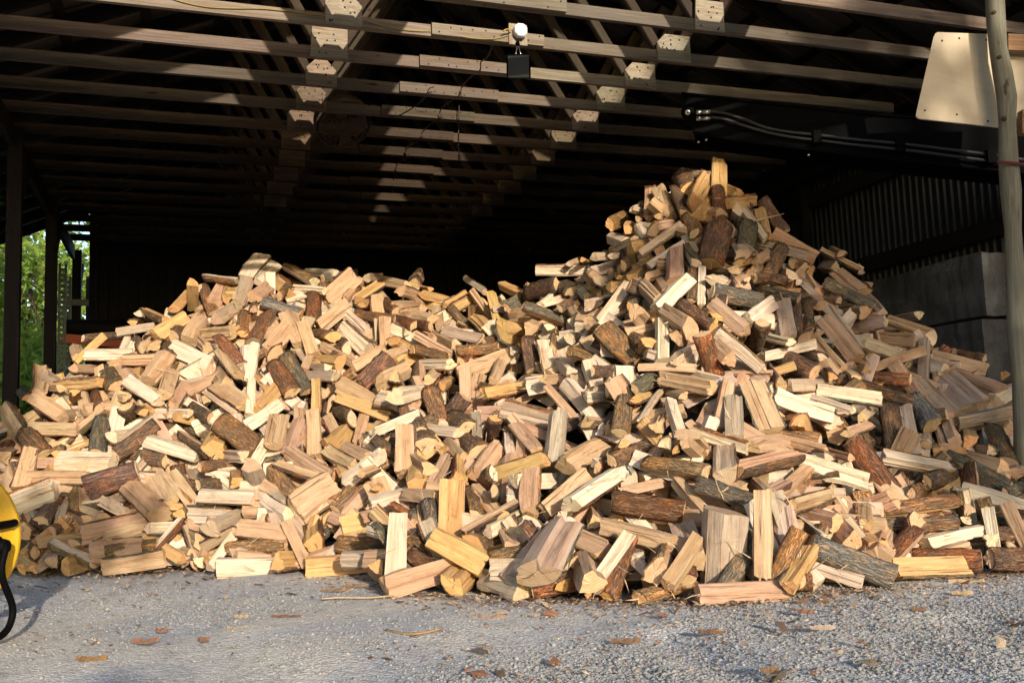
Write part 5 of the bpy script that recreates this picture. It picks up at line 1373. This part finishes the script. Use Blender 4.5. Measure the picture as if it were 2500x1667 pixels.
for path, lab in cords:
    m = MB(); m.tube(smooth_path([np.array(at_D(x, y, dk(k) - 0.075)) for x, y, k in path], 4), 0.006, 0, n=6)
    if 'plug' in lab:
        p = np.array(at_D(1121, 378, dk(3.9) - 0.075)); m.tube([p, p - np.array([0, 0, 0.05])], [0.011, 0.014], 0, n=6)
    o = m.build('hanging_cord', M_DARKCORD); tag(o, lab, 'cord')


def build_caged_fan():
    D = dk(4.3)
    c = np.array(at_D(838, 305, D)); root = empty('caged_fan', c); tag(root, 'dark round caged fan hung below the roof trusses', 'fan')
    ax = np.array([0.25, -0.55, -0.80]); ax /= np.linalg.norm(ax)
    R = 0.265
    x = np.cross(ax, [0, 0, 1.0]); x /= np.linalg.norm(x); y = np.cross(ax, x)
    m = MB()
    for q in range(5):
        rr = R * (1 - 0.17 * q); dd = 0.05 * (1 - (1 - 0.17 * q) ** 2)
        m.tube([c + ax * dd + rr * (math.cos(t) * x + math.sin(t) * y) for t in np.linspace(0, 2 * math.pi, 33)], 0.004, 0, n=5, caps=False)
    for t in np.linspace(0, 2 * math.pi, 29)[:-1]:
        dv = math.cos(t) * x + math.sin(t) * y
        m.tube([c + dv * R - ax * 0.10, c + dv * R, c + ax * 0.035 + dv * R * 0.5, c + ax * 0.05 + dv * 0.04], 0.003, 0, n=4)
    m.build('wire_cage', M_DARKCORD, root)
    m = MB(); m.lathe([(R * 1.02, -0.10), (R * 1.02, 0.0), (R, 0.0), (R, -0.10), (R * 1.02, -0.10)], c, ax, 32, 0); m.build('hoop', M_DARKCORD, root)
    m = MB(); m.lathe([(0, 0.03), (0.05, 0.03), (0.06, 0.0), (0.06, -0.12), (0, -0.12)], c, ax, 16, 0); m.build('motor', M_DARKCORD, root)
    for k in range(4):
        t = k * math.pi / 2 + 0.3; dv = math.cos(t) * x + math.sin(t) * y; tv = -math.sin(t) * x + math.cos(t) * y
        v = [c + dv * 0.05 - tv * 0.03 + ax * 0.0, c + dv * 0.23 - tv * 0.07 + ax * 0.02, c + dv * 0.23 + tv * 0.07 - ax * 0.03, c + dv * 0.05 + tv * 0.03 - ax * 0.02]
        m = MB(); m.add(v + [p - ax * 0.003 for p in v], [(0, 1, 2, 3), (7, 6, 5, 4), (0, 4, 5, 1), (1, 5, 6, 2), (2, 6, 7, 3), (3, 7, 4, 0)], 0); m.build('blade', M_DARKCORD, root)
    m = MB(); m.tube([c - ax * 0.1, c - ax * 0.1 + np.array([0, 0.05, 0.18]), np.array(SH(0, 0, 0)) + np.array([c[0], c[1] + 0.05, CHORD_Z + 0.05])], 0.010, 0, n=6); m.build('bracket', M_DARKCORD, root)


build_caged_fan()


# ------------------------------------------------------------------ yellow drum fan at the left edge
def build_drum_fan():
    Yb = 4.75
    c = np.array(at_depth(-112, 1314, Yb)); R = 0.335
    root = empty('drum_fan', (c[0], c[1], 0)); tag(root, 'yellow round drum fan on a black tube stand, cut by the left edge', 'drum fan')
    # axis of the drum: its open front looks left towards the camera, its back rim is seen at right
    view = CAMP - c; view[2] = 0; view /= np.linalg.norm(view)
    right = np.cross(-view, [0, 0, 1.0])
    ang = math.radians(38)
    ax = view * math.cos(ang) - right * math.sin(ang)
    prof = [(R * 1.035, -0.012), (R * 1.045, 0.0), (R * 1.03, 0.012), (R, 0.016), (R, 0.30), (R * 1.03, 0.305), (R * 1.04, 0.318), (R * 1.02, 0.328), (R * 0.985, 0.32), (R * 0.985, 0.01), (R * 1.035, -0.012)]
    m = MB(); m.lathe(prof, c, ax, 64, 0); m.build('drum', M_YELLOW, root)
    x = np.cross(ax, [0, 0, 1.0]); x /= np.linalg.norm(x); y = np.array([0, 0, 1.0]); y = y - ax * np.dot(y, ax); y /= np.linalg.norm(y)
    if np.dot(x, right) < 0: x = -x

    def S(t, d, r=R):        # point on the drum's side; t = angle above the right-hand side
        return c + ax * d + r * (math.cos(t) * x + math.sin(t) * y)
    # wire guards front and back
    for d, nm in ((0.318, 'front_guard'), (0.0, 'back_guard')):
        m = MB()
        for q in range(7): m.tube([S(t, d, R * (0.15 + 0.14 * q)) for t in np.linspace(0, 2 * math.pi, 41)], 0.0025, 0, n=4, caps=False)
        for t in np.linspace(0, 2 * math.pi, 17)[:-1]: m.tube([S(t, d, 0.04), S(t, d, R)], 0.003, 0, n=4)
        m.build(nm, M_BLACK, root)
    m = MB(); m.lathe([(0, 0.24), (0.08, 0.24), (0.085, 0.10), (0, 0.10)], c, ax, 20, 0); m.build('motor', M_BLACK, root)
    for k in range(3):
        t = k * 2.094; v = [S(t - 0.35, 0.15, 0.07), S(t - 0.25, 0.22, R * 0.93), S(t + 0.35, 0.14, R * 0.93), S(t + 0.35, 0.12, 0.07)]
        m = MB(); m.add(v + [p + ax * 0.004 for p in v], [(0, 1, 2, 3), (7, 6, 5, 4), (0, 4, 5, 1), (1, 5, 6, 2), (2, 6, 7, 3), (3, 7, 4, 0)], 0); m.build('blade', M_BLACK, root)
    # handle across the side, a maker's sticker below it
    h = [S(0.20, 0.045, R * 1.02), S(0.20, 0.05, R * 1.075), S(0.19, 0.10, R * 1.09), S(0.18, 0.26, R * 1.09), S(0.18, 0.29, R * 1.02)]
    m = MB(); m.tube(smooth_path(h, 4), 0.019, 0, n=10); m.build('handle', M_BLACK, root)
    m = MB(); q = []
    for t in (-0.02, 0.04, 0.10):
        for d in (0.125, 0.20): q.append(S(t, d, R * 1.004))
    m.add(q, [(0, 1, 3, 2), (2, 3, 5, 4)], 0); st = m.build('sticker', M_WHITE, root)
    for r in range(3):
        m = MB(); t0 = 0.00 + 0.03 * r
        m.add([S(t0, 0.135, R * 1.007), S(t0, 0.185, R * 1.007), S(t0 + 0.008, 0.185, R * 1.007), S(t0 + 0.008, 0.135, R * 1.007)], [(0, 1, 2, 3)], 0); m.build('print_line', M_PRINT, st)
    # stand: pivot knobs and a bent tube frame
    for sgn in (1, -1):
        piv = c + ax * 0.15 + sgn * (R * 1.02) * x + y * -0.03
        m = MB(); m.lathe([(0, 0.05), (0.03, 0.05), (0.036, 0.03), (0.036, 0.0), (0.05, 0.0), (0.05, -0.02)], piv, x * sgn, 14, 0); m.build('pivot_knob', M_BLACK, root)
        foot_f = piv + x * sgn * 0.045; g0_ = foot_f.copy(); g0_[2] = 0.02
        path = [foot_f + np.array([0, 0, 0.01]), foot_f + ax * 0.03 + np.array([0, 0, -0.12]), g0_ + ax * -0.05 + np.array([0, 0, 0.13]), g0_ + ax * -0.04 + np.array([0, 0, 0.05]), g0_ + ax * 0.02 + np.array([0, 0, 0.006]), g0_ + ax * 0.12, g0_ + ax * 0.34]
        m = MB(); m.tube(smooth_path(path, 5), 0.0165, 0, n=10); m.build('stand_leg', M_BLACK, root)
    a = c + ax * 0.49 + R * 1.02 * x * 1.1; b_ = c + ax * 0.49 - R * 1.02 * x * 1.1; a[2] = b_[2] = 0.02
    m = MB(); m.tube([a, b_], 0.019, 0, n=10); m.build('cross_tube', M_BLACK, root)


M_PRINT = mat_plain('grey_print', (0.25, 0.27, 0.30), 0.6, 0.3)
build_drum_fan()


# ------------------------------------------------------------------ pallet rack and stored things behind the heap at left
def build_rack():
    D = 14.2
    root = empty('pallet_rack', at_D(160, 1000, D)); root_z = 0
    tag(root, 'grey pallet rack with slotted uprights and an orange beam', 'pallet rack')
    for (x0, Dq) in ((150, 14.2), (162, 15.2)):
        base = np.array(at_D(x0, 900, Dq))
        m = MB()
        sx = np.array([cP, sP, 0]); ax = np.array([-sP, cP, 0])
        # slotted upright: two flanges joined by short rungs, so that light shows through the slots
        for off in (-0.038, 0.038): m.box(base * np.array([1, 1, 0]) + sx * off + np.array([0, 0, 1.75]), sx * 0.014, ax * 0.03, (0, 0, 1.75), 0)
        for z in np.arange(0.04, 3.45, 0.075): m.box(base * np.array([1, 1, 0]) + np.array([0, 0, z]), sx * 0.026, ax * 0.028, (0, 0, 0.021), 0)
        m.build('slotted_upright', M_GREEN, root)
    a, b_ = np.array(at_D(150, 825, 14.2)), np.array(at_D(330, 842, 14.2))
    m = MB(); m.bar(a, b_, (0, 0, 1), 0.05, 0.12, 0); m.build('beam', M_ORANGE, root)
    m = MB(); m.bar(a + np.array([-0.02, 0.9, -0.11]), b_ + np.array([0, 0.9, -0.11]), (0, 0, 1), 0.05, 0.11, 0); m.build('beam', M_ORANGE, root)
    a, b_ = np.array(at_D(162, 738, 15.2)), np.array(at_D(330, 742, 15.2))
    m = MB(); m.bar(a, b_, (0, 0, 1), 0.05, 0.09, 0); m.build('beam', M_GREEN, root)
    m = MB(); p = np.array(at_D(150, 880, 14.2)); q = np.array(at_D(162, 880, 15.2))
    for z in (0.6, 1.5, 2.4):
        m.tube([p * np.array([1, 1, 0]) + np.array([0, 0, z]), q * np.array([1, 1, 0]) + np.array([0, 0, z + 0.5])], 0.015, 0, n=5)
    m.build('cross_brace', M_GREEN, root)
    # a wrapped bundle lying on the rack
    c = np.array(at_D(240, 800, 14.5)); sx = np.array([cP, sP, 0])
    m = MB(); m.tube(smooth_path([c - sx * 0.45, c - sx * 0.40, c - sx * 0.1, c + sx * 0.6, c + sx * 0.9], 4), [0.02, 0.05, 0.07, 0.10, 0.115, 0.12, 0.125, 0.125, 0.125, 0.12, 0.12, 0.12, 0.12, 0.115, 0.11, 0.08, 0.02], 0, n=10)
    o = m.build('wrapped_bundle', M_METAL_SHEET); tag(o, 'dark wrapped bundle lying on the rack beams', 'bundle')


build_rack()


# ------------------------------------------------------------------ bark scraps, sticks and chips on the ground
def scrap(px, py, lpx, wpx, ang, tint, lab, name='bark_scrap', h=0.012):
    c = np.array(on_ground(px, py)); Y = c[1]; l = lpx * Y / FOCAL; w = min(wpx * Y / FOCAL * 2.4, l * 0.6)
    g = np.random.default_rng(int(px * 7 + py)); n = 9
    e = np.array([math.cos(ang), math.sin(ang), 0]); s = np.array([-math.sin(ang), math.cos(ang), 0])
    up_, dn = [], []
    v = []
    for i in range(n):
        t = i / (n - 1) - 0.5; ww = w * (0.12 + 0.88 * math.cos(t * 2.9) ** 1.2) * g.uniform(0.55, 1.25)
        z = h * (0.4 + g.random() * 0.9)
        bow = s * 0.10 * l * (t * t * 4 - 0.5) * g.normal(0.6, 0.2)
        v += [c + e * l * t - s * ww / 2 + bow, c + e * l * t + bow + np.array([0, 0, z + 0.006]), c + e * l * t + s * ww / 2 + bow + np.array([0, 0, z * 0.4])]
    f = []
    for i in range(n - 1):
        for q in range(2): f.append((i * 3 + q, (i + 1) * 3 + q, (i + 1) * 3 + q + 1, i * 3 + q + 1))
        f.append((i * 3 + 2, (i + 1) * 3 + 2, (i + 1) * 3, i * 3))
    f += [(0, 1, 2), ((n - 1) * 3 + 2, (n - 1) * 3 + 1, (n - 1) * 3)]
    m = MB(); m.add(v, f, 0, None, (*tint, 1.0)); o = m.build(name, M_SCRAP); tag(o, lab, 'bark scrap' if name == 'bark_scrap' else 'stick', 'bark scraps on the gravel' if name == 'bark_scrap' else None)


RB, BR, TN = (0.19, 0.10, 0.065), (0.16, 0.095, 0.055), (0.33, 0.26, 0.17)
scrap(700, 1508, 72, 14, 0.05, BR, 'brown fibrous bark scrap in the middle of the left yard')
scrap(588, 1507, 34, 11, 0.0, TN, 'small tan scrap left of the fibrous brown one')
scrap(580, 1535, 50, 14, 0.1, TN, 'flat tan scrap just below the small tan one')
scrap(394, 1541, 34, 16, -0.3, RB, 'curled orange-red bark flake on the left yard')
scrap(355, 1567, 62, 9, 0.25, RB, 'thin reddish bark strip below the orange-red flake')
scrap(496, 1563, 32, 9, -0.3, RB, 'short reddish bark sliver right of the thin strip')
scrap(222, 1610, 78, 13, -0.1, (0.22, 0.12, 0.05), 'large brown bark piece near the bottom left corner')
scrap(870, 1432, 60, 9, 0.0, (0.20, 0.14, 0.09), 'dark crumbled bark patch before the front logs')
scrap(820, 1442, 70, 10, 0.0, (0.22, 0.15, 0.09), 'brown crumbled bark patch left of the dark crumbs')
scrap(1190, 1510, 90, 8, 0.02, (0.24, 0.17, 0.12), 'long flat grey-brown bark piece before the split white log')
scrap(1528, 1568, 70, 9, -0.12, BR, 'brown bark strip at the edge of the wheel rut')
scrap(1735, 1545, 60, 11, -0.35, BR, 'dark bark piece lying in the wheel rut')
scrap(1968, 1495, 40, 8, -0.3, RB, 'reddish bark sliver right of the level front log')
scrap(1960, 1470, 30, 7, 0.1, BR, 'small dark bark bit beside the level front log')
scrap(2245, 1490, 34, 7, 0.0, BR, 'small brown bark bit on the shaded gravel')
scrap(2350, 1450, 50, 8, -0.1, (0.38, 0.27, 0.15), 'thin tan chip lying on the shaded gravel')
scrap(2360, 1422, 84, 14, -0.08, (0.42, 0.30, 0.17), 'broad flat tan bark slab beside the right-hand logs')
scrap(1880, 1640, 44, 8, 0.2, BR, 'dark bark bit at the bottom right of centre')
scrap(2010, 1535, 60, 7, 0.0, (0.33, 0.25, 0.2), 'pale grey wood strip on the right gravel')
scrap(1620, 1505, 26, 7, 0.4, RB, 'small red flake below the yellow barked log')


def stick(pxs, r, tint, lab):
    pts = [np.array(on_ground(x, y)) + np.array([0, 0, r + 0.004 + z]) for x, y, z in pxs]
    m = MB(); m.tube(smooth_path(pts, 5), r, 0, (*tint, 0.4), 6); o = m.build('wood_sliver', M_SPLIT); tag(o, lab, 'stick')


stick([(785, 1465, 0), (830, 1463, 0.002), (900, 1463, 0.001), (960, 1459, 0.004)], 0.005, (0.55, 0.42, 0.26), 'long pale wood sliver lying before the front logs')
stick([(942, 1543, 0), (980, 1550, 0), (1020, 1552, 0), (1080, 1541, 0.004)], 0.006, (0.36, 0.24, 0.13), 'curved thin brown twig on the left gravel')
for pts, r, lab in (([(1840, 540), (1880, 530), (1914, 522)], 0.006, 'pale splinter sticking out beside the right peak'),):
    P_ = [np.array(at_depth(x, y, heap_depth(x, y) - 0.18)) for x, y in pts]
    m = MB(); m.tube(P_, [r, r, r * 0.6], 0, (0.5, 0.4, 0.26, 0.3), 5); o = m.build('wood_sliver', M_SPLIT); tag(o, lab, 'stick')

# ------------------------------------------------------------------ trees in the yard behind the viewpoint, whose shade reaches the heap
YT = 'yard trees behind the viewpoint'
make_tree('yard_tree', SH(6.4, -12, 0), 8.2, 2.1, 3000, 0.17, (0.06, 0.11, 0.025), 'broad leafy tree in the yard behind the viewpoint at right', 41, 5.6, 1.9, YT, 30)
make_tree('yard_tree', SH(4.7, -11, 0), 7.6, 1.15, 1500, 0.16, (0.06, 0.11, 0.025), 'slim leafy tree in the yard beside the broad one', 42, 6.6, 0.62, YT, 16)
make_tree('yard_tree', SH(8.7, -15, 0), 13.0, 2.7, 6000, 0.19, (0.06, 0.11, 0.025), 'tallest leafy tree in the yard behind the broad one', 43, 10.5, 1.7, YT, 30)
make_tree('yard_tree', SH(5.9, -15.5, 0), 12.4, 1.6, 4200, 0.18, (0.06, 0.11, 0.025), 'tall narrow leafy tree left of the tallest one', 47, 10.5, 1.6, YT, 24)
make_tree('yard_bush', SH(4.6, -9, 0), 3.2, 1.9, 3600, 0.14, (0.06, 0.11, 0.025), 'leafy bush in the yard behind the viewpoint at right', 44, 1.6, 1.5, YT, 22)
make_tree('yard_tree', SH(-1.6, -8, 0), 4.6, 2.1, 5200, 0.15, (0.06, 0.11, 0.025), 'low leafy tree in the yard behind the viewpoint at left', 45, 2.4, 1.9, YT, 30)
make_tree('yard_tree', SH(-1.75, -8, 0), 7.4, 0.75, 3600, 0.16, (0.06, 0.11, 0.025), 'slender taller tree at the far left of the yard', 46, 4.2, 3.0, YT, 26)

for q, (s, D, h, r) in enumerate(((-7.5, -18, 13, 4.2), (-15, -14, 13, 4.6), (-22, -5, 14, 5.0), (13.5, -19, 13, 4.2), (20, -14, 14, 4.8), (26, -4, 14, 5.0))):  # unseen tree row, added to keep low sky light out of the shed
    make_tree('added_edge_tree', SH(s, D, 0), h, r, 4200, 0.42, (0.05, 0.09, 0.022), 'unseen dark tree added across the yard to block sky, ' + ['first on the left', 'second on the left', 'third on the left', 'first on the right', 'second on the right', 'third on the right'][q], 60 + q, h * 0.52, h * 0.46, 'unseen trees added across the yard', 30)
